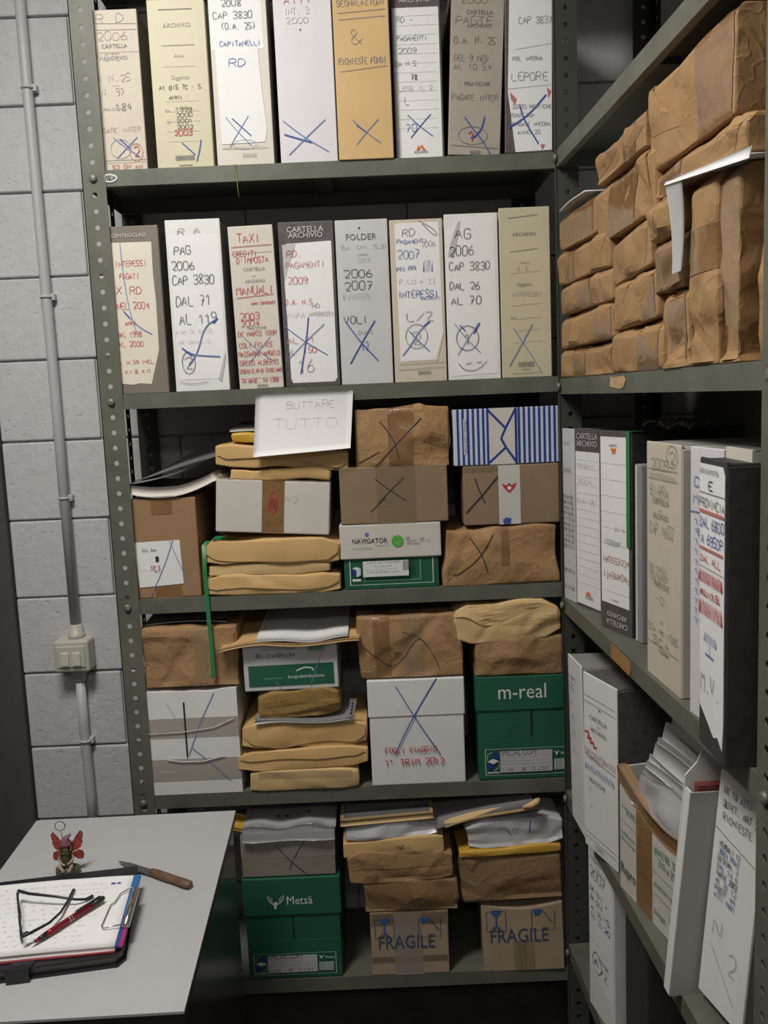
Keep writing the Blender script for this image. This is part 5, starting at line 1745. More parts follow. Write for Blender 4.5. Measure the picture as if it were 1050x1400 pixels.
def row_four():
    z = ZA[3]
    parcel('crumpled brown paper parcel behind the green ribbon, on a taped white carton', xw(.040, .262, .004, z + .254), .218, .140, .23, M['kraft'], 51, vt=[(M['tape_clear'], .56, .70, .4)], taper=-.01, folds=[[(.97, .9), (.97, .15), (.78, .3)]])
    mb = MB(M['folder_grey'])
    mb.grid(lambda u, v: (.05 + .19 * u, .02 + .2 * v, z + .399 + .006 * v + .006 * math.sin(u * 3)), 10, 6, M['folder_grey'], thick=.0025)
    tag(mb.build('grey_folder'), 'flat dark grey folder on top of the parcel behind the green ribbon', 'folder')
    t = carton('big white carton bound with clear tape, a dark slit down its front', xw(.041, .254, .002, z), .213, .249, .25, M['white_card'], [
        ('w', [(.76, .04), (.6, .3), (.45, .62)], 'ink_blue2', 2), ('w', [(.48, .55), (.62, .66), (.86, .86)], 'ink_blue2', 2), ('w', [(.25, .12), (.42, .42)], 'faint', 1.2), ('w', [(.80, .82), (.88, .88)], 'pencil', 2), ('p', 'COPIATRICI', .06, .28, .795, 'faint2')],
        seam=(.43, .12, .64, .0016), tapes=[(0, 1, M['tape_grey'], 0, .27, .46), (0, 1, M['tape_grey'], 0, .66, .87)], seed=52, name='carton', sag=.006)
    mb = MB(M['plastic_white'])
    mb.tube([(-.10, -.0035, .148), (-.02, -.0035, .150), (.05, -.0035, .158), (.098, -.0035, .178)], .0010, 6)
    mb.tube([(-.06, -.0035, .085), (-.03, -.0035, .079), (.02, -.0035, .078), (.072, -.0035, .090)], .0012, 6)
    mb.build('tape_edge', t)

    # big tan envelope with a white document, flat on the green and white carton
    t = thing('envelope', 'large flat tan envelope carrying a wavy white document, on the green-banded carton', 'envelope', (.375, .03, z + .354))
    E = lambda u, v: (-.150 + .315 * u + .05 * (v if u < .3 else 0) * (1 - u / .3 if u < .3 else 0), -.055 + .27 * v, .003 + .004 * math.sin(u * 8) * (1 - v) + .030 * v - .010 * max(0, .3 - u) / .3 * (1 - v) - .002)
    mb = MB(M['env'])
    mb.grid(E, 26, 10, M['env'], thick=.005)
    mb.build('pouch', t)
    mb = MB(M['paper'])
    mb.grid(lambda u, v: (E(.26 + .66 * u, v)[0], E(.26 + .66 * u, v)[1] + .004, E(.26 + .66 * u, v)[2] + .005 + .004 * math.sin(u * 5) ** 2), 22, 10, M['paper'], thick=.003)
    dc = mb.build('white_document', t)
    carton('white carton with broad green band and 5 x 500 lettering', xw(.274, .488, .002, z + .238), .214, .111, .24, M['greywhite'], [
        ('p', 'Papier Pour Photocopie', .21, .56, .15, 'pencil'), ('p', '80', .14, .19, .30, 'ink_black', 1.2), ('p', 'g/m2', .195, .25, .30, 'pencil'), ('p', '5 x 500 x A4', .27, .55, .30, 'ink_black', 1.2), ('r', .69, .87, .05, .2, 'pale_green'), ('b', .70, .86, .06, .19, 'green_ink'), ('l', .70, .24, .88, .23, 'pencil', .8),
        ('r', .05, .955, .46, .90, 'green_box'), ('w', [(.56, .60), (.64, .53), (.73, .55), (.74, .61)], 'print_white', 3), ('p', 'burgodistribuzione', .47, .85, .75, 'print_white'), ('p', 'Distributed by burgo', .21, .41, .75, 'pale_green'), ('w', [(.83, .28), (.8, .42), (.72, .8), (.70, .95)], 'ink_blue2', 1.4), ('w', [(.33, .8), (.4, .99)], 'ink_blue2', 1.4)],
        seed=53, name='paper_carton', lean=R(-.6))
    # folded dark gold wrapper and plastic sleeves
    t, w_ = parcel('dark gold crumpled paper wad folded in three, under the green and white carton', xw(.300, .490, .000, z + .172), .186, .066, .18, M['env_dark'], 54, pinch=.7, cat='paper wad', lean=R(-2.5))
    for fz in (.36, .66):
        w_.hstrip(t, M['env_dark'], fz - .14, fz + .03, .04, .96, name='paper_fold')
    t = thing('plastic_sleeve', 'clear punched plastic sleeve with papers under the dark gold wad', 'sleeve', xw(.290, .54, .0, z + .160))
    mb = MB(M['paper'])
    mb.grid(lambda u, v: (-.122 + .215 * u, -.008 + .19 * v, .009 + .003 * math.sin(u * 7)), 16, 6, M['paper'], thick=.006)
    mb.build('sheets', t)
    mb = MB(M['plastic'])
    mb.grid(lambda u, v: (-.122 + .222 * u, -.012 + .20 * v, .012 + .004 * math.sin(u * 6 + 1)), 20, 6, M['plastic'], thick=.0008)
    mb.grid(lambda u, v: (.085 + .016 * u + .012 * v, -.012 + .012 * (1 - v), .0 + .055 * v), 4, 8, M['plastic'], thick=.0008)
    sl = mb.build('film', t)
    mb = MB(M['black_hole'])
    for v in (.35, .5, .65, .8):
        c = Vector((.085 + .008 + .012 * v, -.0128 + .012 * (1 - v), .055 * v))
        mb.prism([c + Vector((.0022 * math.cos(i * .785), 0, .0022 * math.sin(i * .785))) for i in range(8)], (0, -.0006, 0))
    mb.build('punched_holes', sl)
    g = 'tan padded envelopes at the bottom of the middle pile on the fourth shelf'
    t, w_ = envelope('lowest, narrow tan envelope with clear tape edge lying on the fourth shelf', xw(.272, .520, -.004, z), .248, .048, .20, M['env2'], 55, group=g, wave=.004, flap=False, pinch=.8)
    w_.hstrip(t, M['tape_clear'], .62, .98, .08, .95)
    t, w_ = envelope('middle tan padded envelope with a drooping flap on the fourth shelf', xw(.246, .550, -.002, z + .048), .300, .048, .21, M['env'], 56, group=g, wave=.018, lean=R(-1.5))
    envelope('upper tan padded envelope of the pile, under the plastic sleeve', xw(.259, .545, .004, z + .100), .286, .058, .21, M['env'], 57, group=g, wave=.008, flap=True)

    parcel('crumpled brown parcel with string-like folds on the white FOGLI VIAGGIO box', xw(.536, .774, .002, z + .255), .232, .144, .23, M['kraft'], 58, vt=[(M['tape'], .15, .3, .4), (M['tape_clear'], .42, .62, .4)],
           marks=[('w', [(.02, .42), (.2, .7), (.3, .84), (.42, .72), (.56, .38), (.64, .45)], 'ink_black', 1.3), ('w', [(.42, .25), (.6, .38), (.72, .66), (.76, .88)], 'ink_black', 1.3)], folds=[[(.98, .9), (.98, .35), (.8, .7)]])
    carton('white lidded box marked FOGLI VIAGGIO in red with big blue cross, fourth shelf', xw(.552, .772, .000, z), .216, .252, .25, M['white_card'], [
        ('w', [(.29, .06), (.48, .36), (.74, .72)], 'ink_blue', 2.2), ('w', [(.72, .0), (.48, .33), (.34, .55), (.26, .7)], 'ink_blue', 2.8), ('h', 'FOGLI VIAGGIO', .15, .70, .685, .048, 'ink_red', 2.0), ('h', '1^ TRIM 2012', .14, .78, .805, .060, 'ink_red', 2.2)],
        lid=(.088, M['white_card'], .0025), seed=59, name='carton')
    # right-hand group
    t, w_ = parcel('crinkled tan paper bag on the brown parcel above the green carton', xw(.752, .999, -.004, z + .332), .240, .088, .23, M['env2'], 60, pinch=.55, wave=.035, lean=R(-4), cat='paper bag', name='paper_bag')
    w_.flap(t, M['env2'], [(.02, .92), (.98, .95), (.30, .42)], off=.004)
    w_.flap(t, M['env2'], [(.98, .95), (.97, .30), (.45, .45)], off=.003)
    parcel('brown paper parcel on the green M-lettered carton by the corner post', xw(.796, 1.0, .000, z + .251), .203, .094, .23, M['kraft'], 61, taper=.03, wave=.012)
    carton('green paper carton with large white lettering on its lid, by the corner post', xw(.800, 1.022, .004, z), .218, .249, .25, M['green_box'], [
        ('p', 'm-real', .22, .72, .215, 'print_white', 1.15)] + special_copy(.065, .985, .69, .945),
        lid=(.082, M['green_box'], .004), seam=(.56, .34, .57, .0016), split=[.60], seed=62, name='paper_carton')


# ------------------------------------------------------------------ fifth shelf
FRAG = [('p', 'FRAGILE', .10, .82, .565, 'fragile_ink', 1.3), ('l', .06, .10, .06, .40, 'ink_black', 1), ('l', .30, .10, .30, .40, 'ink_black', 1), ('l', .06, .40, .30, .40, 'ink_black', 1), ('l', .06, .10, .30, .10, 'ink_black', 1), ('y', [(.11, .08), (.25, .08), (.23, .14), (.195, .17), (.165, .17), (.13, .14)], 'arrow_ink'), ('r', .17, .19, .16, .34, 'arrow_ink'), ('r', .13, .23, .325, .345, 'arrow_ink'),
        ('l', .62, .10, .62, .40, 'ink_black', 1), ('l', .90, .10, .90, .40, 'ink_black', 1), ('l', .62, .40, .90, .40, 'ink_black', 1), ('y', [(.63, .09), (.76, .09), (.72, .16), (.66, .18)], 'arrow_ink'), ('l', .76, .11, .88, .30, 'ink_black', 1.4)]


def row_five():
    z = ZA[4]
    carton('green paper carton with white stag emblem, on the lowest shelf beside the desk', xw(.240, .464, .004, z), .222, .257, .25, M['green_box'], [
        ('p', 'Mets\u00e4', .45, .72, .255, 'print_white', 1.15),
        ('y', [(.32, .225), (.345, .225), (.365, .25), (.345, .25), (.335, .29), (.325, .30), (.315, .29), (.305, .25), (.285, .25)], 'print_white'),
        ('w', [(.30, .245), (.265, .22), (.25, .19), (.25, .16)], 'print_white', 1.8), ('w', [(.275, .225), (.275, .17)], 'print_white', 1.4), ('w', [(.29, .235), (.295, .185)], 'print_white', 1.4), ('w', [(.365, .245), (.40, .22), (.415, .19), (.415, .16)], 'print_white', 1.8), ('w', [(.39, .225), (.39, .17)], 'print_white', 1.4), ('w', [(.375, .235), (.37, .185)], 'print_white', 1.4)]
        + special_copy(.06, .94, .735, .945), lid=(.094, M['green_box'], .0045), seam=(.50, .38, .60, .0018), split=[.615], seed=71, name='paper_carton')
    carton('greyish taped cardboard box with black cross on the stag carton', xw(.240, .459, .004, z + .259), .219, .107, .24, M['card_grey'], [('w', [(.36, .22), (.5, .6), (.7, .97)], 'ink_black', 1.4), ('w', [(.68, .2), (.58, .5), (.5, .85)], 'ink_black', 1.4)], tapes=[(0, 1, M['tape_grey'], .1, .0, .55), (.48, .485, M['tape'], .1, 0, .2)], seed=72)
    t = thing('plastic_wallet', 'crumpled clear punched plastic wallet of papers on the greyish taped box', 'sleeve', xw(.245, .468, -.004, z + .367))
    fn = lambda u, v: (-.108 + .216 * u, -.002 + .2 * v, .020 + .016 * v + .005 * math.sin(u * 11) + .004 * noise.noise((u * 7, v * 6, 1)))
    mb = MB(M['paper_grey'])
    mb.grid(lambda u, v: (fn(u, v)[0] * .97, .004 + .19 * v, .012 + .01 * v), 12, 6, M['paper_grey'], thick=.010)
    mb.build('sheets', t)
    mb = MB(M['plastic'])
    mb.grid(fn, 26, 12, M['plastic'], thick=.0008)
    mb.grid(lambda u, v: (-.110 + .215 * u, -.0055 - .003 * math.sin(u * 9), -.014 + .036 * v + .005 * math.sin(u * 11) * v), 24, 5, M['plastic'], thick=.0008)
    fm = mb.build('film', t)
    mb = MB(M['black_hole'])
    for u, dx in ((.36, .005), (.46, .005), (.58, .003), (.70, .004)):
        p = Vector(fn(u, .25))
        mb.prism([p + Vector((dx * math.cos(i * .785), .004 * math.sin(i * .785), .0006)) for i in range(8)], (0, 0, .0006))
    mb.build('punched_holes', fm)
    mb = MB(M['env_gold'])
    mb.grid(lambda u, v: (.222 + .035 * u, .0 + .05 * v, z + .388 - .01 * u + .012 * v), 6, 4, M['env_gold'], thick=.006)
    tag(mb.build('gold_wrapper'), 'scrap of golden wrapper between desk corner and plastic wallet', 'wrapper')

    carton('pale cardboard FRAGILE box taped over, standing straight on the lowest shelf', xw(.533, .718, .000, z), .184, .158, .22, M['card3'], FRAG, tapes=[(.30, .66, M['tape_grey'], .1), (0, 1, M['tape_clear'], .1, .0, .2), (0, 1, M['tape_clear'], 0, .7, .8)], seed=73, group='FRAGILE boxes')
    carton('pale cardboard FRAGILE box with sagging torn top, beside the corner post on the lowest shelf', xw(.799, .990, -.002, z), .190, .168, .22, M['card3'], FRAG, tapes=[(.38, .64, M['tape_clear'], 0, .55, 1)], seed=74, sag=.014, rz=R(-2), lean=R(-1.2), group='FRAGILE boxes')
    t, w_ = parcel('shiny brown taped parcel directly on the straight FRAGILE box', xw(.520, .742, .000, z + .160), .218, .078, .22, M['kraft_dark'], 75, ht=[(M['tape'], .1, .95, .05, .95)], wave=.006)
    t, w_ = parcel('brown kraft packet with a folded front, second up on the straight FRAGILE box', xw(.488, .738, -.004, z + .236), .246, .072, .22, M['kraft'], 76, pinch=.75, wave=.012, lean=R(-2.2))
    w_.hstrip(t, M['kraft'], .50, .98, .02, .98, name='paper_fold')
    envelope('rolled tan envelope with a small black mark, third up on the straight FRAGILE box', xw(.480, .716, -.002, z + .302), .234, .042, .20, M['env'], 77, lean=R(-2.2), flap=False, pinch=.9, wave=.003, marks=[('w', [(.52, .4), (.60, .6)], 'ink_black', 1.4), ('w', [(.60, .35), (.55, .7)], 'ink_black', 1.4), ('w', [(.5, .55), (.66, .5)], 'pencil', 1)])
    parcel('crumpled white plastic packet on the rolled tan envelope', xw(.488, .706, .000, z + .342), .216, .040, .20, M['plastic_white'], 78, pinch=.7, lean=R(-3.5), cat='packet', name='plastic_packet')
    t = thing('envelope', 'flat tan envelope with a dark grey folder on it, topmost on the straight FRAGILE box', 'envelope', xw(.476, .692, .0, z + .384), lean=R(-3))
    mb = MB(M['env2'])
    mb.grid(lambda u, v: (-.108 + .216 * u, -.006 + .21 * v, .016 + .012 * v), 10, 6, M['env2'], thick=.014)
    mb.build('pouch', t)
    mb = MB(M['folder_grey'])
    mb.grid(lambda u, v: (-.100 + .20 * u, .004 + .20 * v, .0195 + .014 * v), 10, 6, M['folder_grey'], thick=.002)
    mb.build('grey_cover', t)

    t, w_ = parcel('brown kraft parcel on the sagging FRAGILE box', xw(.752, .990, -.002, z + .178), .232, .110, .22, M['kraft_dark'], 79, folds=[[(.04, .96), (.22, .96), (.12, .66)]], wave=.008, lean=R(-1.5))
    envelope('golden envelope sticking out between kraft parcel and white packet', xw(.744, .990, -.008, z + .294), .240, .020, .21, M['env_gold'], 80, flap=False, wave=.012, lean=R(-1))
    t, w_ = parcel('large wrinkled white plastic packet with blue pen marks, beside the corner post', xw(.768, .994, -.004, z + .312), .222, .070, .21, M['plastic_white'], 81, pinch=.7, lean=R(-2.5), cat='packet', name='plastic_packet',
                    marks=[('w', [(.34, .3), (.40, .25), (.46, .55)], 'ink_blue', 2), ('w', [(.66, .12), (.645, .3), (.64, .55)], 'ink_blue', 2), ('o', .5, .4, .03, .08, 'pencil', 1)])
    t = thing('document_folder', 'grey document folder with curled brown edge, slanting over the white packet', 'folder', (.80, .012, z + .392), lean=R(-9))
    mb = MB(M['folder_grey'])
    mb.grid(lambda u, v: (-.108 + .235 * u, -.020 + .20 * v - .012 * u, .008 + .02 * v - .018 * (1 - u) ** 3 * (1 - v)), 14, 6, M['folder_grey'], thick=.0015)
    mb.build('cover', t)
    mb = MB(M['env2'])
    mb.grid(lambda u, v: (-.085 + .222 * u, -.024 - .012 * u + .02 * v, .005 + .006 * v + .002 * math.sin(u * 6) - .012 * (1 - u) ** 3), 16, 4, M['env2'], thick=.003)
    mb.tube([(.10, -.034, .010), (.118, -.036, .012), (.132, -.034, .016), (.140, -.028, .018)], .007, 10, radii=[.003, .007, .008, .005])
    mb.build('curled_edge', t)


row_three()
row_four()
row_five()


# ------------------------------------------------------------------ paper-wrapped packs on the side unit
def side_packs():
    z = ZB[1]
    K, K2 = M['kraft2'], M['kraft']
    g = None

    def pack(label, s0, s1, z0, h, seed, m=K, d0=.0, dep=.22, yaw=0.0, **kw):
        base = dict(bulge=.003, chamfer=.014, lumps=.005, cr_amp=.004)
        base.update(kw)
        return parcel(label, B((s0 + s1) / 2, d0, z0), s1 - s0, h, dep, m, seed, rz=RB + yaw, group=g, **base)
    T = M['tape']
    pack('lowest paper pack of the corner stack, resting on the second side shelf', .016, .392, z, .062, 101, vt=[(T, .30, .52, .5)], folds=[[(.99, .95), (.99, .05), (.80, .5)]])
    pack('second paper pack from the bottom of the corner stack, shiny tape on its near end', .016, .392, z + .062, .068, 102, vt=[(T, .76, .99, .5)], folds=[[(.76, .95), (.99, .95), (.9, .2)]])
    pack('third paper pack from the bottom of the corner stack, long and flat', .022, .390, z + .130, .062, 103, K2, vt=[(T, .45, .7, .5)], lean=R(1.2))
    pack('fourth paper pack from the bottom of the corner stack, with a folded near end', .012, .375, z + .190, .070, 104, vt=[(T, .12, .36, .5)], lean=R(1.8), folds=[[(.70, .1), (.98, .55), (.98, .05)], [(.72, .95), (.97, .9), (.80, .1)]])
    pack('topmost paper pack of the corner stack, darker and taped all over, under a white sheet', .030, .296, z + .261, .072, 105, K2, vt=[(T, .1, .9, .7)], lean=R(2))
    mb = MB(M['paper'])
    mb.grid(lambda u, v: (-.08 + .2 * u, -.004 + .16 * v, .003 * math.sin(u * 4) + .004 * v), 10, 6, M['paper'], thick=.002)
    o = mb.build('white_sheet', None, B(.12, .0, z + .345))
    o.rotation_euler = (0, 0, RB)
    tag(o, 'white sheet lying on the topmost pack of the corner stack', 'paper')
    pack('squat paper pack on the shelf between the corner stack and the taller standing pack', .396, .636, z, .074, 106, vt=[(T, .55, .95, .5)], folds=[[(.62, .95), (.98, .9), (.9, .3)]])
    pack('wrinkled paper pack with glossy taped corner, above the squat pack', .404, .612, z + .075, .078, 107, vt=[(T, .70, .98, .6)], folds=[[(.55, .98), (.98, .9), (.78, .15)], [(.03, .98), (.5, .98), (.3, .5)]], lean=R(-2))
    pack('slim paper pack with a rolled open end over the wrinkled glossy pack', .398, .585, z + .152, .076, 108, K2, lean=R(-3), folds=[[(.60, .95), (.99, .95), (.85, .05)]])
    pack('long tilted paper pack across the corner stack, shadowed tape on its lower side', .296, .598, z + .232, .098, 109, vt=[(T, .25, .75, .5, .0, .1)], lean=R(-.5), folds=[[(.90, .95), (.99, .1), (.70, .9)]])
    pack('paper pack high in the corner, dark tape wound round its middle, under the top shelf', .302, .560, z + .334, .062, 110, K2, vt=[(T, .62, .85, .6)], folds=[[(.70, .8), (.99, .5), (.7, .1)], [(.02, .9), (.45, .55), (.02, .2)]])
    pack('tall standing paper pack on the shelf beside the two vertical ones', .640, .738, z, .110, 111, vt=[(T, .2, .9, .4, .0)], folds=[[(.02, .02), (.95, .02), (.7, .4)]])
    pack('dusty grey-brown paper pack sitting on the tall standing pack', .604, .716, z + .111, .074, 112, M['kraft_dark'], dep=.2, folds=[[(.5, .02), (.98, .1), (.98, .4)]])
    pack('crumpled paper pack wedged beneath the slanting pack', .588, .712, z + .186, .056, 113, K, folds=[[(.05, .9), (.5, .95), (.3, .2)]])
    pack('broad slanting paper pack with open folded end, under the big shiny pack', .600, .905, z + .240, .048, 114, K, dep=.24, vt=[(T, .05, .35, .5)], lean=R(1.5), folds=[[(.85, .95), (.99, .9), (.90, .05)]], pinch=.8)
    t, w_ = pack('biggest paper pack on top of the pile, very glossy tape on its near end', .575, .862, z + .288, .128, 115, K, d0=.004, dep=.23, vt=[(T, .62, .985, .8)], folds=[[(.04, .96), (.04, .40), (.40, .30)]])
    t, w_ = pack('tall vertical paper pack with a dark tape band half way up', .744, .826, z, .236, 116, K, dep=.22, ht=[(T, .50, .74, 0, 1, .3)], folds=[[(.02, .02), (.9, .02), (.1, .20)]])
    t, w_ = pack('tall vertical paper pack beside the near upright, glossy clear tape down its edge', .832, .890, z, .230, 117, K, dep=.22, vt=[(M['tape_clear'], .02, .98, .5)], folds=[[(.2, .02), (.98, .02), (.98, .22)]])
    t, w_ = pack('paper pack standing deep behind the near upright, only a strip visible', .903, .946, z, .150, 118, K, d0=.02, dep=.2)
    # white sheet draped over the vertical packs
    t = thing('draped_sheet', 'white sheet draped over the two vertical packs, hanging down in front of one', 'paper', B(.82, 0, z), RB)
    mb = MB(M['paper'])
    mb.grid(lambda u, v: (-.135 + .245 * u, -.012 + .17 * v, .253 - .022 * u - .006 * max(0, .5 - v)), 14, 8, M['paper'], thick=.0014)
    mb.grid(lambda u, v: (-.135 + .26 * u, -.0125 - .002 * v, .2535 - .022 * u - .013 * v * (.35 + .65 * u)), 14, 2, M['paper'], thick=.0008)
    mb.build('top_sheet', t)
    mb = MB(M['plastic_sheet'])
    mb.grid(lambda u, v: (-.136 + .058 * u + .026 * v * (1 - u), -.0130 + .004 * math.sin(v * 3), .2520 - .125 * v), 6, 10, M['plastic_sheet'], thick=.0008)
    mb.build('hanging_part', t)


def sbox(label, p0, p1, z, h, d, spine, side, **kw):
    """file box on the side unit; p0, p1 = (s, d) of the two front bottom corners"""
    (s0, d0), (s1, d1) = p0, p1
    w = math.hypot(s1 - s0, d1 - d0)
    yaw = math.atan2(d1 - d0, s1 - s0)
    rz = RB + yaw
    return binder(label, B((s0 + s1) / 2, (d0 + d1) / 2, z), w, h, d, spine, side, rz=rz, **kw)


def side_files():
    z = ZB[2]
    sbox('grey-white file box covered in rows of small handwriting, beside the corner post', (.0085, .003), (.068, .013), z, .378, .24, M['greywhite'], M['edge_grey'],
         marks=[('h', 'FOLDER', .1, .7, .09, .02, 'faint', 1), ('h', 'CONTROLL.', .02, .95, .25, .026, 'pencil', 1.1)] + [('h', rng, .02, .98, .40 + i * .032, .02, 'ink_black', .9) for i, rng in enumerate(('2003 04 FOGLI', '2004 12 FOGLI', '33-50-61 SEP', '2003 18 REPL', '04-12-33 PAG', '2004 DEC 16', '2003 08 SEP', '11-24-50 VOL', '2004 02 PAG', '2003 DIC 11'))]
         + [('h', 'I', .4, .6, .78, .03, 'ink_black', 1), ('h', '2005 PAG 12', .05, .98, .83, .02, 'ink_black', .9), ('h', 'VOL 22 PAG', .05, .95, .93, .02, 'ink_black', .9)], seed=201)
    sbox('dark marbled CARTELLA ARCHIVIO file box with ruled white label, second along the third side shelf', (.0715, .014), (.170, .040), z, .379, .24, M['dark_card'], M['dark_card'],
         marks=[('p', 'CARTELLA', .1, .92, .055, 'print_light'), ('p', 'ARCHIVIO', .1, .90, .095, 'print_light')] + ruled(.17, .86, 16, 'faint2', .08, .95) + [('h', 'PAGAM', .1, .75, .21, .02, 'faint', 1), ('h', '2004', .1, .7, .30, .025, 'faint', 1), ('h', 'O.A. 25', .1, .8, .41, .025, 'faint', 1), ('y', [(.40, .925), (.46, .90), (.50, .912), (.54, .90), (.62, .925)], 'orange_ink'), ('p', 'esselte', .38, .7, .945, 'print_grey')],
         papers=[(RECT(.04, .97, .125, .985), M['paper'])], seed=202)
    # upside-down file box
    t = sbox('dark file box standing upside down, green ribbon down its edge', (.257, .014), (.358, .042), z, .382, .25, M['dark_card'], M['black_card'],
         marks=[('p', 'CARTELLA', .12, .80, .055, 'print_light'), ('p', 'ARCHIVIO', .14, .78, .095, 'print_light'), ('p', 'ANNO', .4, .62, .165, 'faint')] + ruled(.20, .84, 9, 'faint2', .06, .94) + [('h', 'PAGAMENTI', .04, .9, .30, .035, 'ink_red2', 1.3), ('h', 'ACCESSORI', .05, .92, .375, .03, 'ink_red2', 1.3), ('h', 'INTERESSI', .3, .85, .46, .026, 'pencil', 1.1), ('h', 'N. 17', .2, .5, .53, .022, 'pencil', 1.1),
         ('y', [(.44, .915), (.48, .885), (.52, .90), (.56, .885), (.62, .915)], 'orange_ink'), ('p', 'esselte', .42, .66, .935, 'print_grey')],
         papers=[(RECT(.04, .93, .03, .865), M['paper'])], seed=203, flip=True)
    mb = MB(M['green_tape'])
    mb.box(.0505 - .009, .0505 + .002, -.0034, -.0018, .17, .381)
    mb.box(.0505 - .009, .0505 + .002, -.003, .03, .381, .3826)
    mb.build('green_ribbon', t)
    for i, (s, lab) in enumerate(((.386, 'grey board folder, first of two thin ones beside the upside-down file box'), (.420, 'grey board folder, second of two thin ones, next to the cream 2005 box'))):
        tt = thing('board_folder', lab, 'folder', B(s, .045 + .012 * i, z), RB + R(4), group='thin grey folders')
        mb = MB(M['folder_grey'])
        mb.bbox(-.014, .014, 0, .23, 0, .325, .003)
        mb.build('boards', tt)
        mb = MB(M['greywhite'])
        mb.box(-.0105, -.002, -.0006, .001, .002, .323)
        mb.build('edge_strip', tt)
    sbox('cream file box reading 2005 BIRRA, with a ringed 2 at the top', (.548, .006), (.688, .008), z, .376, .24, M['cream'], M['cream_pale'],
         marks=squeeze([('h', '2005', .15, .68, .125, .05, 'print_grey', 1.4), ('h', '2', .68, .86, .085, .05, 'print_grey', 1.4), ('o', .77, .055, .15, .05, 'print_grey', 1.2), ('s', .1, .85, .14, .165, 'print_grey', 1.3), ('l', .05, .125, .92, .12, 'pencil', 1), ('l', .05, .17, .92, .165, 'pencil', 1), ('h', 'BIRRA', .12, .68, .25, .05, 'print_grey', 1.3), ('p', 'CARTELLA', .2, .68, .285, 'print_grey'), ('p', 'per', .4, .48, .315, 'faint'), ('p', 'ARCHIVIO', .22, .66, .355, 'print_grey'), ('h', 'CAP 1602', .1, .82, .43, .055, 'print_grey', 1.3),
                ('p', 'PRATICHE', .25, .68, .68, 'print_grey'), ('h', 'GEN MARZO', .08, .6, .60, .022, 'pencil', 1), ('h', 'APR GIUGNO', .08, .65, .63, .022, 'pencil', 1), ('h', 'LUG SETT', .1, .6, .655, .022, 'pencil', 1), ('h', '-0', .25, .55, .75, .035, 'pencil', 1.2), ('h', '=', .4, .55, .855, .03, 'print_grey', 1.2), ('h', 'SCA MM 1085', .05, .95, .905, .032, 'print_grey', 1.2), ('h', 'SCA', .2, .7, .955, .035, 'print_grey', 1.4), ('l', .05, .965, .95, .96, 'pencil', 1), ('b', .4, .66, .972, .99, 'pencil')], .88), seed=204, top=M['edge_grey'])
    sbox('white file box listing numbers in blue ink, tucked behind the black one', (.738, .002), (.828, .010), z, .378, .24, M['lavender'], M['edge_grey'],
         marks=squeeze([('h', 'DI', .42, .8, .11, .05, 'ink_blue', 1.5), ('h', 'CES', .12, .7, .20, .05, 'ink_blue', 1.5), ('h', 'MILA', .1, .85, .29, .05, 'ink_blue', 1.5), ('l', .02, .335, .98, .33, 'ink_blue', 1.4)] + [('h', n, .16, .75, .40 + i * .052, .034, 'ink_blue', 1.3) for i, n in enumerate(('1865', '96', '113', '1131', '1151', '1171', '118', '1201', '1261', '1893', '1900'))], .70), seed=205)
    t = sbox('black file box with torn white label reading PROVINCIA, red scribbles, beside the near upright', (.836, -.024), (.928, -.030), z - .001, .372, .24, M['black_card'], M['black_card'],
         marks=squeeze([('s', .06, .75, .05, .075, 'ink_black', 1.6), ('h', 'E', .36, .56, .15, .04, 'ink_black', 1.8), ('l', .02, .165, .98, .165, 'print_grey', 1), ('h', 'PROVINCIA', .03, .98, .235, .042, 'ink_black', 1.3), ('l', .03, .255, .96, .255, 'ink_red2', 4.2), ('h', 'DAL 6800', .05, .95, .33, .05, 'ink_blue', 1.6), ('h', 'A 6950P', .08, .92, .41, .05, 'ink_blue', 1.6), ('l', .03, .435, .92, .435, 'ink_red2', 3.6),
                ('h', 'DAL ALL', .06, .85, .50, .035, 'ink_red', 1.4), ('l', .02, .525, .98, .525, 'pencil', .8), ('s', .03, .92, .545, .60, 'ink_red', 3.4), ('s', .05, .9, .55, .605, 'ink_red', 3), ('h', 'AL 13', .06, .78, .665, .035, 'ink_red', 1.6), ('s', .06, .8, .64, .67, 'ink_red2', 2.4), ('s', .03, .92, .69, .76, 'ink_red', 3.4), ('s', .05, .9, .70, .765, 'ink_red', 3),
                ('s', .25, .7, .845, .89, 'ink_blue', 2.4), ('l', .45, .89, .45, .945, 'ink_blue', 1), ('s', .3, .62, .945, .955, 'ink_blue', 2)], .70) + [('h', 'M.V.', .1, .85, .80, .07, 'ink_black', 1.4)],
         papers=[([(.02, .02), (.88, .02), (.96, .05), (.96, .86), (.92, .95), (.75, .92), (.6, .935), (.35, .90), (.04, .86)], M['paper'])], seed=206)
    mb = MB(M['cream_pale'])
    mb.box(-.04, .044, .03, .034, .36, .384)
    mb.box(-.04, .044, .17, .174, .36, .388)
    mb.box(.040, .044, .034, .17, .36, .380)
    mb.build('inner_board', t)
    # strap lying on the black file box
    mb = MB(M['plastic_dark'])
    rr = random.Random(6)
    for k in range(4):
        pts = [B(.33 + .05 * k + .012 * math.sin(q * 1.3 + k), .07 + .01 * q + rr.uniform(-.006, .006), z + .390 + .012 * abs(math.sin(q * 1.1 + k))) for q in range(8)]
        mb.tube(pts, .003, 6)
    tag(mb.build('plastic_strap'), 'scrunched dark plastic strap on top of the upside-down file box', 'strap')


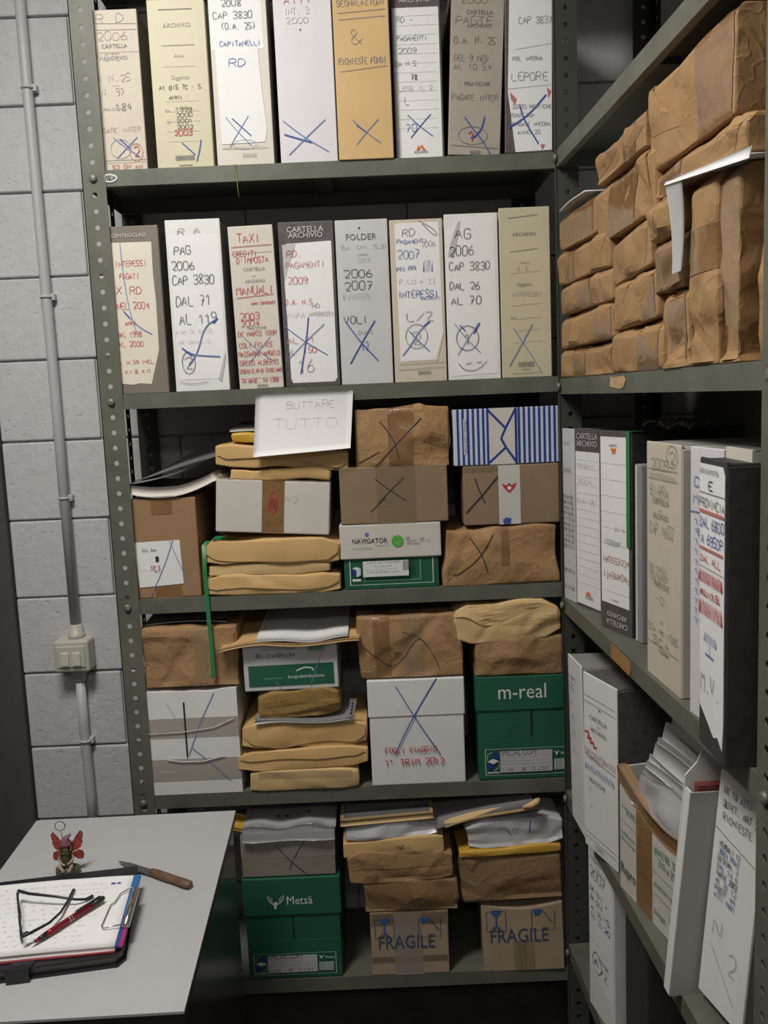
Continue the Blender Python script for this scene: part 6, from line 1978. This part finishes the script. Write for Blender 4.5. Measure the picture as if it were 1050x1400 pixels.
def side_low():
    z = ZB[3]
    sbox('white file box with short blue handwriting, first under the chipped orange tape shelf edge', (.118, -.014), (.240, -.018), z, .358, .24, M['white_card'], M['edge_grey'], lean=R(-4.0),
         marks=[('h', 'PAGAMENTI', .1, .62, .13, .022, 'ink_blue2', 1.2), ('h', '2005', .1, .50, .20, .045, 'ink_blue2', 1.4), ('h', 'DAL', .1, .42, .29, .03, 'ink_blue2', 1.2), ('h', '612', .2, .48, .37, .03, 'ink_blue2', 1.2), ('h', '1700', .15, .5, .46, .03, 'faint', 1.1), ('h', 'DESTINAT.', .22, .78, .56, .022, 'faint', 1.1), ('l', .05, .80, .95, .80, 'faint', 1.2), ('l', .05, .86, .95, .86, 'faint', 1.2)], seed=211, top=M['edge_grey'])
    sbox('white CARTELLA ARCHIVIO box with red scribble and grey woven side', (.247, -.021), (.366, .010), z, .362, .24, M['white_card'], M['mesh_grey'],
         marks=[('l', .03, .12, .97, .12, 'faint', 1.2), ('l', .03, .155, .97, .155, 'faint', 1.2), ('c', .52, .17, .0022, 'ink_black'), ('p', 'CARTELLA', .2, .72, .245, 'print_grey'), ('p', 'per', .42, .52, .27, 'faint'), ('p', 'ARCHIVIO', .22, .70, .31, 'print_grey'), ('w', [(.05, .335), (.2, .32), (.12, .375), (.26, .34), (.2, .39), (.34, .36), (.30, .40), (.42, .385)], 'ink_red', 3.2), ('h', 'DECENTRATO', .05, .95, .455, .03, 'ink_red2', 1.3), ('h', 'FAMIGLI', .1, .62, .475, .024, 'print_grey', 1.2), ('l', .06, .46, .96, .475, 'print_grey', 1),
                ('s', .05, .92, .51, .545, 'ink_blue', 2.6), ('p', 'PRATICHE', .18, .66, .605, 'print_grey'), ('p', 'dal', .16, .24, .65, 'faint'), ('c', .24, .745, .0018, 'print_grey'), ('l', .03, .905, .97, .905, 'faint', 1.2), ('l', .03, .935, .97, .935, 'faint', 1.2), ('b', .35, .6, .945, .975, 'faint')], seed=212, top=M['mesh_grey'])

    # opened ream carton stuffed with papers
    yaw = R(9)
    W, H, Dp = .325, .232, .20
    c = Vector((.407 + W / 2 * math.cos(yaw), .002 + W / 2 * math.sin(yaw)))
    t = thing('paper_carton', 'torn-open white ream carton with brown tape and curved brown rim, green print', 'box', B(c.x, c.y, z), RB + yaw)
    rimz = lambda u: H - .038 * math.sin(math.pi * min(1, u * 1.0)) ** 1.0 - .008 * u
    n = 20
    for nm, y0, y1 in (('front_panel', 0, .004), ('back_panel', Dp - .004, Dp)):
        mb = MB(M['box_white'])
        up = [(-W / 2 + W * i / n, y0, rimz(i / n) if nm[0] == 'f' else H + .03) for i in range(n + 1)]
        mb.prism([(-W / 2, y0, 0), (W / 2, y0, 0)] + up[::-1], (0, y1 - y0, 0))
        pn = mb.build(nm, t)
        front_panel = pn if nm[0] == 'f' else front_panel
    for x in (-W / 2, W / 2 - .004):
        mb = MB(M['box_white'])
        mb.box(x, x + .004, .004, Dp - .004, 0, H)
        mb.build('end_panel', t)
    mb = MB(M['card'])
    mb.grid(lambda u, v: (-W / 2 + W * u, -.0015 - .004 * v, rimz(u) + .002 - .030 * (1 - v)), 24, 3, M['tape'], thick=.002)
    mb.grid(lambda u, v: (-W / 2 + W * u, -.005 + .02 * v, rimz(u) + .002 + .003 * math.sin(v * 3)), 24, 3, M['card'], thick=.002)
    mb.build('brown_rim', t)
    mb = MB(M['tape'])
    mb.box(-W / 2 + .20 * W, -W / 2 + .37 * W, -.0012, 0, .0, H - .035)
    mb.build('tape_strip', t)
    f = Face(W, H, front_panel, eps=.0018, seed=7)
    f.marks([('p', 'Repro', .02, .19, .86, 'green_dark', 1.3), ('p', '***', .03, .08, .33, 'green_ink'), ('p', 'BURG', .09, .19, .34, 'green_ink', 1.3), ('l', .0, .42, .3, .42, 'pencil', .8), ('p', 'multifunction', .02, .19, .53, 'green_ink', 1.2), ('p', 'carta fotocopie', .02, .19, .58, 'green_ink', 1.2), ('p', 'g/m2 80  500 fogli', .40, .74, .42, 'green_ink', 1.3), ('p', '210 x 297 mm', .44, .72, .50, 'green_ink', 1.2), ('l', .38, .57, .95, .57, 'pencil', .9), ('l', .38, .74, .95, .74, 'pencil', .9), ('p', 'premium quality', .40, .66, .68, 'green_ink', 1.2), ('r', .56, .66, .80, .95, 'green_box'), ('p', 'burgo', .40, .51, .90, 'green_ink')])
    f.flush()
    t = thing('sheaf_of_papers', 'loose fanned white papers stuffed upright into the torn-open ream carton', 'papers', B(c.x - .006, c.y + .012, z + .006), RB + yaw)
    rr = random.Random(2)
    for k in range(11):
        top = .215 + .0135 * k + rr.uniform(-.004, .004)
        lean_ = .020 + .003 * k
        m = M['paper_grey'] if k == 9 else M['paper']
        mb = MB(m)
        x0, x1 = -.136 + rr.uniform(0, .012), .128 + rr.uniform(-.02, .012)
        ph_ = rr.uniform(0, 3)
        mb.grid(lambda u, v: (x0 + (x1 - x0) * u, -.012 + .0052 * k + lean_ * v * v + .003 * math.sin(u * 4 + ph_) * v, (top + .004 * math.sin(u * 3 + ph_)) * v), 12, 8, m, thick=.0042 if k % 3 else .0014)
        mb.build('sheet', t)
    mb = MB(M['plastic'])
    mb.grid(lambda u, v: (-.11 + .22 * u + .02 * v, -.016 + .012 * v + .006 * math.sin(u * 9) * math.sin(v * 5), .190 + .065 * v - .03 * abs(u - .4)), 14, 8, M['plastic'], thick=.0008)
    mb.build('torn_film', t)

    # upright magazine file, its side to the viewer
    t = thing('magazine_file', 'white open-topped magazine file seen from its plain shaded side, red document inside', 'file box', B(.695, -.019, z), RB)
    mb = MB(M['file_shaded'])
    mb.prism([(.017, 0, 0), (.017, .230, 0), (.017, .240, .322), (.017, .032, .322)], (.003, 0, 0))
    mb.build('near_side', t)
    mb = MB(M['white_card'])
    mb.prism([(-.004, 0, 0), (-.004, .230, 0), (-.004, .240, .375), (-.004, .060, .385), (-.004, .050, .360), (-.004, .032, .340)], (.003, 0, 0))
    mb.build('far_side', t)
    mb = MB(M['white_card'])
    mb.prism([(-.001, 0, 0), (.017, 0, 0), (.017, .032, .322), (-.001, .032, .322)], (0, .003, 0))
    mb.box(-.001, .017, .004, .228, 0, .003)
    mb.build('front_edge', t)
    mb = MB(M['red_doc'])
    mb.box(.0005, .0145, .045, .225, .006, .330)
    o = mb.build('red_document', None, B(.695, -.019, z))
    o.rotation_euler = (0, 0, RB)
    tag(o, 'red document standing inside the white magazine file', 'document')
    sbox('white file box leaning backwards with slanted violet handwriting, beside the near upright', (.722, .022), (.828, .040), z + .016, .345, .15, M['white_card'], M['beige_card'], pitch=R(-6.0),
         marks=[('h', 'XX 18 ATTI', .12, .75, .09, .03, 'ink_black', 1.2), ('h', 'QUIET. ART 2', .14, .9, .145, .03, 'ink_black', 1.2), ('h', 'RICHIESTE', .16, .8, .20, .03, 'ink_black', 1.2), ('l', .02, .25, .98, .30, 'print_grey', 1)] + [('h', w_, .15, .62, .32 + .032 * i, .024, 'ink_blue' if i % 2 else 'ink_black', 1.1) for i, w_ in enumerate(('VERBALI 12', '2004 PRAT', 'DETERM. 7', 'DAL 14 6', 'VARIE 2003', 'AL 31 12', 'PROT 44', 'ATTI VARI'))] + [('h', 'N', .18, .42, .70, .07, 'pencil', 1.2), ('h', '2', .58, .78, .80, .09, 'pencil', 1.2), ('l', .2, .75, .8, .92, 'faint', 1)], seed=214)
    mb = MB(M['plastic_dark'])
    mb.grid(lambda u, v: (-.05 + .10 * u, .04 + .2 * v, .30 + .03 * math.sin(u * 6) + .05 * v + .012 * noise.noise((u * 6, v * 6, 1))), 14, 12, M['plastic_dark'], thick=.002)
    mb.grid(lambda u, v: (-.05 + .10 * u, .04 + .005 * math.sin(v * 5), .30 * v + .03 * math.sin(u * 6) * v), 14, 12, M['plastic_dark'], thick=.002)
    o = mb.build('plastic_bag', None, B(.91, .02, z))
    o.rotation_euler = (0, 0, RB)
    tag(o, 'smoky crumpled plastic bag standing behind the leaning file box', 'bag')

    z = ZB[4]
    sbox('white file box with label 2007 and a ringed A/Z on the lowest side shelf', (.205, -.004), (.318, .014), z, .372, .25, M['white_card'], M['white_card'],
         marks=[('h', 'PAGAMENTI', .1, .78, .10, .025, 'print_grey', 1.1), ('h', '2005', .35, .75, .145, .025, 'print_grey', 1.1), ('h', '2007', .08, .72, .20, .06, 'ink_black', 1.5), ('h', 'DAL 16-1', .1, .6, .285, .03, 'ink_black', 1.2), ('h', 'DAL 03 6', .1, .6, .34, .03, 'ink_black', 1.2), ('h', 'AL 25', .12, .55, .40, .028, 'ink_black', 1.2), ('h', '05 35', .12, .6, .445, .028, 'pencil', 1.2), ('h', 'LETTERE', .42, .82, .66, .022, 'ink_black', 1), ('h', 'A', .22, .42, .71, .05, 'ink_blue', 2.2), ('h', '/Z', .45, .80, .74, .05, 'ink_black', 1.4), ('o', .36, .69, .18, .06, 'ink_black', 1.4),
                ('h', '+', .66, .84, .30, .03, 'ink_blue', 2), ('h', '+5', .64, .88, .38, .03, 'ink_blue', 2), ('h', '20', .66, .9, .44, .028, 'ink_blue', 2), ('l', .02, .57, .95, .60, 'faint', .8)],
         papers=[([(.03, .04), (.92, .04), (.93, .50), (.95, .84), (.05, .75)], M['paper'])], seed=221, top=M['edge_grey'])
    sbox('black marbled file box next to the 2007 box on the lowest side shelf', (.345, .03), (.440, .04), z, .340, .24, M['black_card'], M['black_card'], seed=222)


side_packs()
side_files()
side_low()
